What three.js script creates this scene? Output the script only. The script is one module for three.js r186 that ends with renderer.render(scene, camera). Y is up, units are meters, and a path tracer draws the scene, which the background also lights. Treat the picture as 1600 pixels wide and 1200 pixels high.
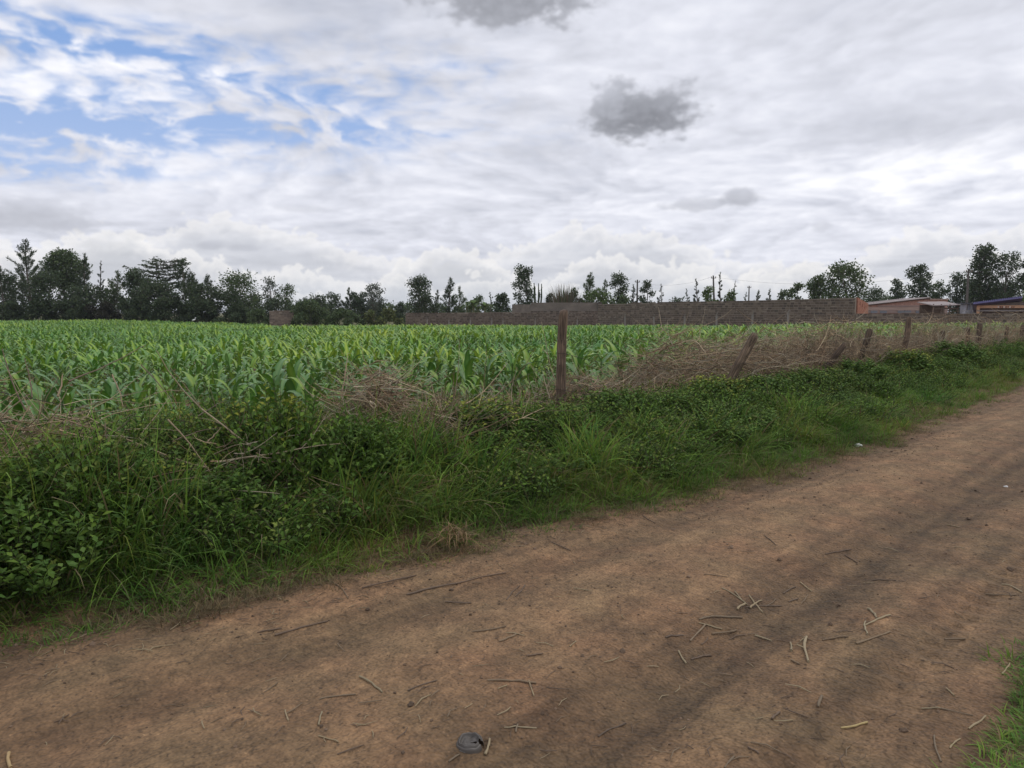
import * as THREE from 'three';

// ------------------------------------------------------------------ camera, sky, sun, exposure
const SKYW = 4096, SKYH = 2048;
const EYE = 1.6, F = 1178, PITCH = Math.atan(112 / F);
const scene = new THREE.Scene();
const camera = new THREE.PerspectiveCamera(2 * Math.atan(600 / F) * 180 / Math.PI, 4 / 3, 0.05, 6000);
camera.position.set(0, EYE, 0);
camera.rotation.x = -PITCH;
const renderer = new THREE.WebGLRenderer({ antialias: true });
renderer.toneMapping = THREE.LinearToneMapping;
renderer.toneMappingExposure = 1.1;
renderer.shadowMap.enabled = true;

// ---- random numbers and noise
function rng(seed) { let a = seed >>> 0; return () => { a = (a + 0x6D2B79F5) | 0; let t = Math.imul(a ^ (a >>> 15), 1 | a); t = (t + Math.imul(t ^ (t >>> 7), 61 | t)) ^ t; return ((t ^ (t >>> 14)) >>> 0) / 4294967296; }; }
const PERM = new Uint8Array(512), GX = new Float32Array(256), GY = new Float32Array(256);
{ const r = rng(77), p = [...Array(256).keys()]; for (let i = 255; i > 0; i--) { const j = Math.floor(r() * (i + 1)); [p[i], p[j]] = [p[j], p[i]]; } for (let i = 0; i < 512; i++) PERM[i] = p[i & 255]; for (let i = 0; i < 256; i++) { const a = i / 256 * Math.PI * 2; GX[i] = Math.cos(a); GY[i] = Math.sin(a); } }
function noise(x, y, per = 256) {
  const xf = Math.floor(x), yf = Math.floor(y), fx = x - xf, fy = y - yf;
  const x0 = ((xf % per) + per) % per & 255, x1 = (((xf + 1) % per) + per) % per & 255, y0 = ((yf % per) + per) % per & 255, y1 = (((yf + 1) % per) + per) % per & 255;
  const u = fx * fx * fx * (fx * (fx * 6 - 15) + 10), v = fy * fy * fy * (fy * (fy * 6 - 15) + 10);
  const a = PERM[PERM[x0] + y0], b = PERM[PERM[x1] + y0], c = PERM[PERM[x0] + y1], d = PERM[PERM[x1] + y1];
  const n0 = GX[a] * fx + GY[a] * fy, n1 = GX[b] * (fx - 1) + GY[b] * fy, n2 = GX[c] * fx + GY[c] * (fy - 1), n3 = GX[d] * (fx - 1) + GY[d] * (fy - 1);
  return 1.5 * (n0 + u * (n1 - n0) + v * ((n2 + u * (n3 - n2)) - (n0 + u * (n1 - n0))));
}
function fbm(x, y, oct = 4, per = 256) { let s = 0, a = 0.5; for (let i = 0; i < oct; i++) { s += a * noise(x + i * 17, y + i * 31, per); x *= 2; y *= 2; per = Math.min(256, per * 2); a *= 0.5; } return s; }
const clamp = (v, a = 0, b = 1) => Math.min(b, Math.max(a, v));
const sstep = (a, b, v) => { const t = clamp((v - a) / (b - a)); return t * t * (3 - 2 * t); };
const mix = (a, b, t) => a + (b - a) * t;
function interp(tab, x) { if (x <= tab[0][0]) return tab[0][1]; for (let i = 1; i < tab.length; i++) if (x <= tab[i][0]) { const [a, va] = tab[i - 1], [b, vb] = tab[i]; return va + (vb - va) * (x - a) / (b - a); } return tab[tab.length - 1][1]; }

// direction (and point at a given forward depth) of a pixel of the 1600 x 1200 view
function ray(x, y) { const a = (x - 800) / F, b = (600 - y) / F, c = Math.cos(PITCH), s = Math.sin(PITCH); return new THREE.Vector3(a, b * c - s, -(c + b * s)); }
function pix(x, y, depth) { const r = ray(x, y); return r.multiplyScalar(depth / -r.z).add(camera.position); }
function azel(x, y) { const r = ray(x, y).normalize(); return [Math.atan2(r.x, -r.z) * 180 / Math.PI, Math.asin(r.y) * 180 / Math.PI]; }

// ---- the sky: a broken sheet of pale cloud with blue gaps, a few small dark clouds in front, cumulus along the horizon
function makeSky() {
  const data = new Float32Array(SKYW * SKYH * 4);
  const holes = [[0, 188, 8, 1.5, .85], [280, 200, 15, 1.7, .26], [560, 203, 11, 1.1, .26], [430, 142, 10, 1.2, .20], [190, 72, 10, 1.8, .40], [20, 258, 9, 1.1, .50], [20, 45, 8, 1.6, .28], [680, 105, 6, 1.5, .22], [330, 165, 20, 4.2, .22], [60, 205, 11, 2.6, .16]]
    .map(([x, y, w, h, s]) => [...azel(x, y), w, h, s]);
  for (const [a, e, w, h, s] of [[-95, 24, 16, 4, .9], [-130, 14, 14, 3, .7], [150, 20, 16, 4, .9], [100, 35, 14, 5, .7], [60, 50, 20, 6, .6], [-40, 48, 20, 6, .6], [-150, 40, 20, 6, .7], [75, 15, 10, 2.5, .4], [180, 60, 30, 8, .6]]) holes.push([a, e, w, h, s]);
  const dark = [[1004, 180, 4.7, 2.35, 1, .285], [800, 0, 6.6, 2.5, .95, .34], [1092, 320, 2.8, .6, .6, .45], [1156, 309, 1.5, .95, .75, .43], [36, 338, 4.8, 1.35, .7, .47], [150, 349, 3, .35, .5, .5],
    [330, 383, 1.2, .45, .6, .47], [376, 386, 1.4, .4, .5, .47], [600, 386, 1.3, .4, .4, .5], [480, 326, 2.6, .45, .35, .5], [840, 238, 3.4, 1.0, .3, .5], [1285, 353, .8, .5, .4, .48], [950, 165, 1.4, 1.2, .6, .42], [1420, 190, 10, 2.6, .35, .52]]
    .map(([x, y, w, h, s, c]) => [...azel(x, y), w, h, s, c]);
  const r = rng(5); for (let i = 0; i < 22; i++) dark.push([48 + r() * 264, 5 + r() * 40, 2 + r() * 4, .7 + r() * 1.6, .6 + .3 * r(), .36 + .12 * r()]);
  const glow = [[1500, 285, 12, 2.0, .14], [1180, 265, 9, 1.5, .08], [340, 420, 2.4, .8, .17], [860, 410, 2.6, .9, .12], [420, 270, 12, 2.4, .06], [250, 110, 9, 1.6, .12], [120, 140, 7, 1.2, .10], [700, 30, 10, 2, .05]].map(([x, y, w, h, s]) => [...azel(x, y), w, h, s]);
  for (const [a, e, w, h, s] of [[70, 22, 14, 4, .15], [-75, 13, 12, 3, .1], [-120, 28, 14, 4, .12], [140, 10, 14, 3, .13], [170, 30, 14, 4, .1]]) glow.push([a, e, w, h, s]);
  const dAz = (a, b) => { let d = a - b; while (d > 180) d -= 360; while (d < -180) d += 360; return d; };
  for (let j = 0; j < SKYH; j++) {
    const el = ((j + .5) / SKYH - .5) * 180, er = el * Math.PI / 180, ce = Math.cos(er), se = Math.sin(er);
    const holeRow = holes.filter(h => Math.abs(el - h[1]) < 3 * h[3]), darkRow = dark.filter(h => Math.abs(el - h[1]) < 2.2 * h[3]), glowRow = glow.filter(h => Math.abs(el - h[1]) < 3 * h[3]);
    for (let i = 0; i < SKYW; i++) {
      const o = 4 * (j * SKYW + i); data[o + 3] = 1;
      if (el < 0) { data[o] = .12; data[o + 1] = .115; data[o + 2] = .09; continue; }
      const th = ((i + .5) / SKYW - .5) * 2 * Math.PI, dx = Math.cos(th) * ce, dz = Math.sin(th) * ce;
      const az = Math.atan2(dx, -dz) * 180 / Math.PI;
      const k = 1 / (se + .13), qx = dx * k, qz = dz * k;
      const wx = noise(qx * .9 + 3, qz * .9), wz = noise(qx * .9, qz * .9 + 9);
      const low = fbm(qx * .55 + wx * .25 + 40, qz * .55 + wz * .25, 3);
      const mid = fbm(qx * 1.7 + wx * .6, qz * 1.7 + wz * .6 + 20, 5);
      const fine = fbm(qx * 6 + wx * 1.5 + mid, qz * 6 + wz * 1.5, 4);
      const wisp = holeRow.length || glowRow.length ? fbm(az * .10 + 1.2 * wx, el * .62 + .5 * mid, 6) + .25 * fine : 0;
      const cell = holeRow.length ? fbm(az * .42 + 1.5 * mid + 50, el * 1.05 + .8 * fine, 5) : 0;
      let cover = 1.04 + .30 * mid + .16 * fine + .15 * low;
      for (const [ha, he, hw, hh, hs] of holeRow) { const a = dAz(az, ha) / hw, e = (el - he) / hh; cover -= hs * Math.exp(-(a * a + e * e)) * (1 + .8 * mid - 1.3 * wisp + 2.3 * cell); }
      cover = sstep(-.05, 1.04, cover);
      let lum = .715 + .14 * low + .17 * mid + .15 * fine + .06 * fbm(qx * 15 + 2 * mid, qz * 15, 3);
      lum -= .075 * sstep(12, 34, el);
      for (const [ha, he, hw, hh, hs] of glowRow) { const a = dAz(az, ha) / hw, e = (el - he) / hh; lum += hs * Math.exp(-(a * a + e * e)) * (1 + 1.2 * mid + .6 * fine); }
      lum = clamp(lum, .48, .96);
      const warm = clamp((lum - .74) * 2.2);
      let R = lum * mix(.955, 1.0, warm), G = lum * mix(.978, .985, warm), B = lum * mix(1.085, .975, warm);
      const bR = mix(.46, .17, sstep(2, 24, el)), bG = mix(.57, .325, sstep(2, 24, el)), bB = mix(.80, .655, sstep(2, 24, el));
      R = mix(bR, R, cover); G = mix(bG, G, cover); B = mix(bB, B, cover);
      // cumulus banks low over the horizon
      if (el < 11) {
        const bil = Math.abs(noise(az * .55, el * .8)) * 1.1 + Math.abs(noise(az * 1.3 + 7, el * 1.7)) * .6 + Math.abs(noise(az * 2.9 + 3, el * 3.6)) * .3;
        for (let c = 0; c < 3; c++) {
          const top = [5.8, 4.3, 2.9][c] + [4.6, 3.6, 2.0][c] * fbm(az * [.075, .13, .21][c] + c * 31 + 12, c * 9.3, 2) - 1.3 + bil * 1.0;
          const t = top - el; if (t <= 0) continue;
          const al = sstep(0, .28, t) * [.62, .72, .66][c], sh = sstep(.1, 1.7 + .6 * bil, t);
          const L = mix(.86, .545, sh) + .05 * mid;
          R = mix(R, L * mix(1.0, .955, sh), al); G = mix(G, L * mix(.985, .985, sh), al); B = mix(B, L * mix(.975, 1.06, sh), al);
        }
      }
      if (darkRow.length) {
        const nx = fbm(az * .35 + 5, el * .7, 5), nf = fbm(az * 1.1, el * 1.9 + 8, 4);
        for (const [ha, he, hw, hh, hs, hc] of darkRow) {
          const a = dAz(az, ha) / hw; if (Math.abs(a) > 2.2) continue;
          const e = (el - he) / hh, rr = Math.sqrt(a * a + e * e * (e < 0 ? 1.5 : 1));
          const al = hs * sstep(0, .62, 1.08 - rr + .7 * nx + .36 * nf);
          const c = hc + .12 * sstep(-.3, 1.1, e) + .07 * nf + .08 * nx;
          R = mix(R, c * .94, al); G = mix(G, c * .97, al); B = mix(B, c * 1.09, al);
        }
      }
      const hz = .55 * (1 - sstep(0, 3.2, el)); R = mix(R, .64, hz); G = mix(G, .675, hz); B = mix(B, .73, hz);
      data[o] = R; data[o + 1] = G; data[o + 2] = B;
    }
  }
  const t = new THREE.DataTexture(data, SKYW, SKYH, THREE.RGBAFormat, THREE.FloatType);
  t.mapping = THREE.EquirectangularReflectionMapping; t.magFilter = t.minFilter = THREE.LinearFilter; t.needsUpdate = true;
  return t;
}
const sky = makeSky();
scene.background = sky; scene.environment = sky;

const sun = new THREE.DirectionalLight(new THREE.Color(1, .955, .88), 0.75);
sun.position.set(38, 60, -14); sun.target.position.set(0, 0, -14); scene.add(sun, sun.target);
sun.castShadow = true; sun.shadow.radius = 32; sun.shadow.mapSize.set(2048, 2048);
Object.assign(sun.shadow.camera, { left: -110, right: 110, top: 110, bottom: -110, near: 1, far: 300 });

// ------------------------------------------------------------------ helpers
const V3 = (x, y, z) => new THREE.Vector3(x, y, z);
const used = new Map();
function numbered(n) { const k = used.get(n) || 0; used.set(n, k + 1); return k ? `${n}_${String(k).padStart(3, '0')}` : n; }
function tag(o, label, category, group, kind) { if (label) o.userData.label = label; if (category) o.userData.category = category; if (group) o.userData.group = group; if (kind) o.userData.kind = kind; return o; }
function shadows(o) { o.traverse(m => { if (m.isMesh) { m.castShadow = true; m.receiveShadow = true; } }); return o; }
function thing(name, label, category, pos, group) { const g = new THREE.Group(); g.name = numbered(name); if (pos) g.position.copy(pos); scene.add(g); return tag(g, label, category, group); }
function part(name, geo, mat, parent, kind) { const m = new THREE.Mesh(geo, mat); m.name = name; m.castShadow = m.receiveShadow = true; if (kind) m.userData.kind = kind; parent.add(m); return m; }
function single(name, geo, mat, label, category, group, kind) { const m = new THREE.Mesh(geo, mat); m.name = numbered(name); m.castShadow = m.receiveShadow = true; scene.add(m); return tag(m, label, category, group, kind); }

class MB {   // collects triangles into one geometry, each piece with its own tint
  constructor() { this.p = []; this.c = []; this.t = []; this.i = []; }
  v(x, y, z, c, u = 0, w = 0) { this.p.push(x, y, z); this.c.push(c[0], c[1], c[2]); this.t.push(u, w); return this.p.length / 3 - 1; }
  tri(a, b, c) { this.i.push(a, b, c); }
  quad(a, b, c, d) { this.i.push(a, b, c, a, c, d); }
  get tris() { return this.i.length / 3; }
  geo() {
    const g = new THREE.BufferGeometry();
    g.setAttribute('position', new THREE.Float32BufferAttribute(this.p, 3)); g.setAttribute('color', new THREE.Float32BufferAttribute(this.c, 3)); g.setAttribute('uv', new THREE.Float32BufferAttribute(this.t, 2));
    g.setIndex(this.i); g.computeVertexNormals(); return g;
  }
  tube(pts, rad, sides, col, cap = true) {
    const n = pts.length; let prev = null; const first = [];
    const up = Math.abs(pts[1].y - pts[0].y) > .7 * pts[1].distanceTo(pts[0]) ? V3(1, 0, .13) : V3(.05, 1, .08);
    for (let k = 0; k < n; k++) {
      const d = pts[Math.min(n - 1, k + 1)].clone().sub(pts[Math.max(0, k - 1)]).normalize(), a = d.clone().cross(up).normalize(), b = a.clone().cross(d), ring = [];
      for (let s = 0; s < sides; s++) { const t = s / sides * Math.PI * 2, r = rad[k]; const q = pts[k].clone().addScaledVector(a, Math.cos(t) * r).addScaledVector(b, Math.sin(t) * r); ring.push(this.v(q.x, q.y, q.z, col, s / sides, k / n)); }
      if (prev) for (let s = 0; s < sides; s++) this.quad(prev[s], ring[s], ring[(s + 1) % sides], prev[(s + 1) % sides]); else first.push(...ring);
      prev = ring;
    }
    if (cap) { for (const [ring, q] of [[first, pts[0]], [prev, pts[n - 1]]]) { const c = this.v(q.x, q.y, q.z, col); for (let s = 0; s < sides; s++) this.tri(c, ring[s], ring[(s + 1) % sides]); } }
  }
  leaf(c, dir, nor, len, wid, col, fold = .15) {   // a pointed leaf, folded along its midrib
    const side = dir.clone().cross(nor).normalize(), m = c.clone().addScaledVector(dir, len * .45).addScaledVector(nor, -fold * wid), t = c.clone().addScaledVector(dir, len).addScaledVector(nor, -len * .12);
    const a = this.v(c.x, c.y, c.z, col), l = this.v(m.x + side.x * wid / 2 + nor.x * fold * wid * 1.6, m.y + side.y * wid / 2 + nor.y * fold * wid * 1.6, m.z + side.z * wid / 2 + nor.z * fold * wid * 1.6, col);
    const r = this.v(m.x - side.x * wid / 2 + nor.x * fold * wid * 1.6, m.y - side.y * wid / 2 + nor.y * fold * wid * 1.6, m.z - side.z * wid / 2 + nor.z * fold * wid * 1.6, col), mm = this.v(m.x, m.y, m.z, col), e = this.v(t.x, t.y, t.z, col);
    this.tri(a, mm, l); this.tri(l, mm, e); this.tri(a, r, mm); this.tri(mm, r, e);
  }
  flake(c, dir, nor, len, wid, col) { const s = dir.clone().cross(nor).normalize(); const a = this.v(c.x, c.y, c.z, col), b = this.v(c.x + dir.x * len * .5 + s.x * wid / 2, c.y + dir.y * len * .5 + s.y * wid / 2, c.z + dir.z * len * .5 + s.z * wid / 2, col), d = this.v(c.x + dir.x * len, c.y + dir.y * len, c.z + dir.z * len, col), e = this.v(c.x + dir.x * len * .5 - s.x * wid / 2, c.y + dir.y * len * .5 - s.y * wid / 2, c.z + dir.z * len * .5 - s.z * wid / 2, col); this.quad(a, b, d, e); }
  blade(x, y, z, az, len, wid, elev, droop, segs, col, tip = col) {   // a grass blade that arches over
    let px = x, py = y, pz = z, e = elev; const sx = -Math.sin(az), sz = Math.cos(az); let l0 = null;
    for (let k = 0; k <= segs; k++) {
      const t = k / segs, w = wid * (t < .15 ? .7 + 2 * t : 1 - Math.pow((t - .15) / .85, 1.7)) / 2, c = t > .6 ? tip : col;
      if (k === segs) { const a = this.v(px, py, pz, c); this.tri(l0[0], l0[1], a); break; }
      const a = this.v(px + sx * w, py, pz + sz * w, c), b = this.v(px - sx * w, py, pz - sz * w, c);
      if (l0) this.quad(l0[0], l0[1], b, a); l0 = [a, b];
      const st = len / segs; px += Math.cos(az) * Math.cos(e) * st; pz += Math.sin(az) * Math.cos(e) * st; py += Math.sin(e) * st; e -= droop / segs;
    }
  }
  box(x0, y0, z0, x1, y1, z1, col) { // flat shaded
    const P = [[x0, y0, z0], [x1, y0, z0], [x1, y1, z0], [x0, y1, z0], [x0, y0, z1], [x1, y0, z1], [x1, y1, z1], [x0, y1, z1]];
    for (const f of [[0, 3, 2, 1], [4, 5, 6, 7], [0, 1, 5, 4], [3, 7, 6, 2], [0, 4, 7, 3], [1, 2, 6, 5]]) { const q = f.map(k => this.v(...P[k], col)); this.quad(...q); }
  }
}
const jit = (c, r, a = .2) => { const k = 1 + (r() - .5) * 2 * a, h = (r() - .5) * a * .6; return [c[0] * k * (1 + h), c[1] * k, c[2] * k * (1 - h)]; };
function randDir(r) { const a = r() * Math.PI * 2, y = r() * 2 - 1, k = Math.sqrt(1 - y * y); return V3(Math.cos(a) * k, y, Math.sin(a) * k); }
function std(o) { return new THREE.MeshStandardMaterial({ vertexColors: true, roughness: .9, side: THREE.DoubleSide, ...o }); }
function leafMat(o) { return new THREE.MeshPhysicalMaterial({ vertexColors: true, roughness: .85, transmission: .3, thickness: 0, specularIntensity: .45, side: THREE.DoubleSide, ...o }); }

// ------------------------------------------------------------------ ground and road
// s runs along the road, u across it; the camera stands at s = u = 0
const H2 = Math.SQRT1_2;
const su = (s, u, y = 0) => V3(H2 * (s - u), y, -H2 * (s + u));
const sOf = (x, z) => H2 * (x - z), uOf = (x, z) => -H2 * (x + z);
const edgeL = s => interp([[-10, 4.3], [0, 4.2], [.8, 4.13], [1.6, 3.9], [2.6, 3.84], [4.2, 3.62], [6.7, 3.32], [10, 3.25], [19, 3.62], [40, 3.6], [300, 3.6]], s) + .10 * noise(s * 1.7, 3.3) + .05 * noise(s * 5, 8.1);
const edgeR = s => .68 + .07 * noise(s * 2.1, 14.2);
function bankTop(s) { return interp([[-5, .42], [2, .40], [4, .32], [8, .26], [30, .28]], s); }
function groundY(x, z) {
  const s = sOf(x, z), u = uOf(x, z), D = -z;
  let y;
  const e = edgeL(s);
  if (u > e - .35) { const b = bankTop(s); y = mix(-.05, b, sstep(e - .35, e + 1.9, u)); y += .035 * noise(x * 1.9, z * 1.9) * sstep(e, e + .8, u); if (u > 8) y = mix(b, .05, sstep(8, 45, u)) + .03 * noise(x * .9, z * .9); }
  else if (u < edgeR(s) + .2) y = mix(.05, -.05, sstep(-.3, .2, u - edgeR(s))) + .015 * noise(x * 2.3, z * 2.3);
  else y = -.06;
  y -= .55 * sstep(45, 86, D) * sstep(-46, -24, x);
  y += .25 * noise(x * .02 + 7, z * .02) * sstep(100, 200, Math.hypot(x, z));
  return y;
}
function roadY(s, u) {
  const e = edgeL(s);
  const rut = .06 * Math.exp(-Math.pow((u - 1.72 - .10 * noise(s * .35, 1)) / .26, 2)) + .034 * Math.exp(-Math.pow((u - 3.12 - .08 * noise(s * .3, 5)) / .24, 2)) + .02 * Math.exp(-Math.pow((u - 1.02 - .06 * noise(s * .4, 9)) / .10, 2)) * (1 + .35 * Math.sin(s * 42));
  let y = -rut + .022 * fbm(s * .9, u * 1.3, 3) + .012 * fbm(s * 4.2, u * 6.5, 3) + .0055 * Math.abs(noise(s * 13, u * 21)) + .003 * noise(s * 31, u * 40);
  y -= .05 * sstep(e - .02, e + .42, u) + .05 * sstep(.72, .35, u);
  return y + .012;
}
const gAt = (x, z) => { const s = sOf(x, z), u = uOf(x, z), g = groundY(x, z); return u > .35 && u < edgeL(s) + .45 ? Math.max(g, roadY(s, u)) : g; };

function dirtTexture(n, tile, fn) { const d = new Uint8Array(n * n * 4); for (let j = 0; j < n; j++) for (let i = 0; i < n; i++) { const c = fn(i / n, j / n), o = 4 * (j * n + i); d[o] = 255 * clamp(c[0]); d[o + 1] = 255 * clamp(c[1]); d[o + 2] = 255 * clamp(c[2]); d[o + 3] = 255; } const t = new THREE.DataTexture(d, n, n); t.wrapS = t.wrapT = THREE.RepeatWrapping; t.magFilter = THREE.LinearFilter; t.minFilter = THREE.LinearMipmapLinearFilter; t.needsUpdate = true; return t; }
const TN = 1024;
const dirtH = (u, v) => .5 + .42 * fbm(u * 12, v * 12, 5, 12) + .20 * (.35 - Math.abs(noise(u * 34, v * 48, 34))) + .26 * noise(u * 150, v * 150, 150) + .12 * noise(u * 64, v * 90, 256);
const dirtMap = dirtTexture(TN, 2.4, (u, v) => {
  const a = fbm(u * 8 + .3, v * 8, 5, 8), b = noise(u * 60, v * 60, 60), c = noise(u * 200, v * 200, 200), g = fbm(u * 24, v * 24 + .5, 3, 24);
  let k = .70 + .16 * a + .08 * b + .08 * c + .09 * g; const sp = noise(u * 128 + .5, v * 128, 128);
  const cr = Math.abs(noise(u * 26 + a, v * 60 + b * .2, 256)); if (cr < .03) k -= .10; if (sp > .72) k += .13; if (sp < -.62) k -= .13;
  const red = 1 + .06 * fbm(u * 5, v * 5 + 9, 3, 5);
  return [k * red, k * .80, k * .585].map(x => x * .81);
});
dirtMap.colorSpace = THREE.SRGBColorSpace;
const dirtBump = dirtTexture(TN, 2.4, (u, v) => { const h = dirtH(u, v); return [h, h, h]; });

{ // the dirt road, with its wheel tracks, humps and damp patches
  const S = [], U = []; for (let s = -6; s < 1;) { S.push(s); s += .06; } for (let s = 1; s < 9;) { S.push(s); s += .022; } for (let s = 9; s < 260;) { S.push(s); s += .03 + (s - 9) * .012; }
  for (let u = .3; u < 4.95; u += .026) U.push(u);
  const mb = new MB();
  for (const s of S) for (const u of U) {
    const p = su(s, u), n1 = fbm(s * .55, u * 1.1 + 40, 3), n2 = fbm(s * 2.4 + 9, u * 3.4, 3), n3 = fbm(s * 1.1 + 60, u * 6, 4), n4 = fbm(s * 7 + 5, u * 16, 4), e = edgeL(s);
    const damp = .60 * Math.exp(-Math.pow((u - 1.72 - .10 * noise(s * .35, 1)) / .30, 2)) * clamp(.75 + 1.5 * n1) + .28 * Math.exp(-Math.pow((u - 3.12) / .22, 2)) * clamp(.6 + 1.8 * n2) + .30 * sstep(.0, .22, n1 + .7 * n2 + .5 * n4) + .25 * sstep(1.5, .9, u) * clamp(.7 + 1.4 * n2);
    const humus = sstep(e - .42, e + .05, u + .35 * n2) * .5;   // trampled litter at the foot of the bank
    const uw = u + .22 * fbm(s * .45 + 3, 2.2, 3) + .10 * n2, lane = interp([[.7, .66], [1.05, .60], [1.35, .72], [1.72, .47], [2.05, .62], [2.45, .86], [2.85, .88], [3.15, .66], [3.45, .74], [4, .62]], uw);
    const st = fbm(s * .2 + 20, u * 8, 4), k = clamp(lane + .08 + .36 * st + .10 * n3 + .10 * n2 + .20 * n4 + .14 * n1 - .08 * damp - .26 * humus, .26, 1);
    const red = 1 + .04 * n1; 
    mb.v(p.x, roadY(s, u), p.z, [k * red * .96, k * .945, k * .93], s / 2.4, u / 2.4);
  }
  for (let a = 0; a < S.length - 1; a++) for (let b = 0; b < U.length - 1; b++) { const i = a * U.length + b; mb.quad(i, i + U.length, i + U.length + 1, i + 1); }
  const road = single('dirt_road', mb.geo(), std({ map: dirtMap, bumpMap: dirtBump, bumpScale: .022, roughness: .94 }), 'rutted brown dirt road running off to the right', 'road', null, 'structure');
}
{ // everything else: verge, field, land beyond
  const axis = (lo, a, b, st, hi) => { const r = []; for (let v = a; v <= b; v += st) r.push(v); let d = st, v = b; while (v < hi) { d *= 1.14; v += d; r.push(v); } d = st; v = a; const l = []; while (v > lo) { d *= 1.16; v -= d; l.unshift(v); } return l.concat(r); };
  const S = axis(-1800, -4, 30, .16, 2400), U = axis(-1800, -.6, 8, .1, 2400), mb = new MB();
  for (const s of S) for (const u of U) {
    const p = su(s, u), n = fbm(p.x * .7, p.z * .7, 4), n2 = fbm(p.x * .05, p.z * .05, 3);
    const far = sstep(85, 120, Math.hypot(p.x, p.z) + 12 * n2);
    const soil = [.62 + .2 * n, .60 + .2 * n, .60 + .2 * n], gr = [.42 + .15 * n, .66 + .2 * n, .40 + .1 * n];
    mb.v(p.x, groundY(p.x, p.z), p.z, soil.map((c, i) => mix(c, gr[i], far)), s / 2.4, u / 2.4);
  }
  for (let a = 0; a < S.length - 1; a++) for (let b = 0; b < U.length - 1; b++) { const i = a * U.length + b; mb.quad(i, i + U.length, i + U.length + 1, i + 1); }
  single('ground', mb.geo(), std({ map: dirtMap, bumpMap: dirtBump, bumpScale: .02, roughness: .95 }), 'brown soil of the maize field and its banks', 'ground', null, 'structure');
}

// ------------------------------------------------------------------ block walls at the far side of the field
const blockMats = [[.150, .115, .088], [.118, .090, .070], [.185, .144, .110], [.100, .079, .064], [.225, .180, .138]].map(c => new THREE.MeshStandardMaterial({ color: new THREE.Color().setRGB(...c), roughness: .95 }));
const tanMats = blockMats.map(m => { const c = m.clone(); c.color.multiplyScalar(1.4); return c; });
const mortarMat = new THREE.MeshStandardMaterial({ color: new THREE.Color().setRGB(.25, .205, .16), roughness: .95 });
const unitBlocks = [0, 1, 2].map(k => { const r = rng(900 + k), g = new THREE.BoxGeometry(1, 1, 1), p = g.attributes.position; const off = {}; for (let i = 0; i < p.count; i++) { const key = [p.getX(i), p.getY(i), p.getZ(i)].join(); off[key] ??= [r() * .05, r() * .09, r() * .12]; const o = off[key]; p.setXYZ(i, p.getX(i) - Math.sign(p.getX(i)) * o[0], p.getY(i) - Math.sign(p.getY(i)) * o[1], p.getZ(i) - Math.sign(p.getZ(i)) * o[2]); } g.computeVertexNormals(); return g; });
function blockWall(name, label, A, B, hA, hB, baseA, baseB, seed, singles, rough = 1, course = .21, mats = blockMats) {
  const r = rng(seed), L = Math.hypot(B.x - A.x, B.z - A.z), g = thing(name, label, 'wall', V3(A.x, 0, A.z)); g.rotation.y = Math.atan2(-(B.z - A.z), B.x - A.x);
  const core = new MB(), N = Math.ceil(L / 1.2);   // the mortar body, its top stepping with the last course
  const topAt = x => mix(hA, hB, x / L), baseAt = x => mix(baseA, baseB, x / L) - .3;
  for (let k = 0; k < N; k++) { const x0 = L * k / N, x1 = L * (k + 1) / N; core.box(x0, baseAt(x0), -.085, x1, topAt((x0 + x1) / 2) - .035, .085, [1, 1, 1]); }
  part('mortar', core.geo(), mortarMat, g);
  const all = [];
  const lowest = Math.min(baseA, baseB) - .2;
  for (let row = 0; ; row++) {
    const y = lowest + row * course; if (y > Math.max(hA, hB)) break;
    let x = row % 2 ? -.2 : 0;
    while (x < L) { const w = .30 + r() * .16; const x1 = Math.min(L, x + w), xs = Math.max(0, x), m = (xs + x1) / 2; if (x1 - xs > .08 && y > baseAt(m) - .1 && y + course * .9 < topAt(m) + .03 + (r() < .12 ? -.1 : .05)) all.push([m, y + course / 2, x1 - xs - .022 - r() * .012, course - .024 - r() * .016, r() * .03 * rough, Math.floor(r() * 3), r()]); x = x1; }
  }
  const pick = r2 => r2 < .34 ? 0 : r2 < .62 ? 1 : r2 < .78 ? 2 : r2 < .93 ? 3 : 4;
  const order = all.map((b, i) => [i, Math.hypot(A.x + (B.x - A.x) * b[0] / L, A.z + (B.z - A.z) * b[0] / L) - b[1] * 2]).sort((a, b) => a[1] - b[1]);
  const own = new Set(order.slice(0, singles).map(o => o[0]));
  const rest = blockMats.map(() => new MB());
  all.forEach((b, i) => {
    const [x, y, w, h, d, v, c] = b, m = pick(c);
    if (own.has(i)) { const p = part('stone_block', unitBlocks[v], mats[m], g); p.position.set(x, y, 0); p.scale.set(w, h, .2 + d * 2); }
    else { const q = rest[m], P = unitBlocks[v].attributes.position, I = unitBlocks[v].index, o = q.p.length / 3; for (let k = 0; k < P.count; k++) q.v(x + P.getX(k) * w, y + P.getY(k) * h, P.getZ(k) * (.2 + d * 2), [1, 1, 1]); for (let k = 0; k < I.count; k++) q.i.push(o + I.getX(k)); }
  });
  rest.forEach((q, m) => { if (q.i.length) { const p = part('stone_blocks', q.geo(), mats[m], g, 'stuff'); } });
  return g;
}
const gl = (px, D) => { const p = pix(px, 500, D); return V3(p.x, groundY(p.x, p.z), p.z); };
const wA = gl(935, 85), wB = gl(1336, 60), wC = gl(1700, 52), wL = gl(634, 90), wM = gl(937, 90);
blockWall('tall_block_wall', 'tall dark stone block wall right of centre across the field', wA, wB, 2.52, 2.77, wA.y, wB.y, 11, 300);
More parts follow.
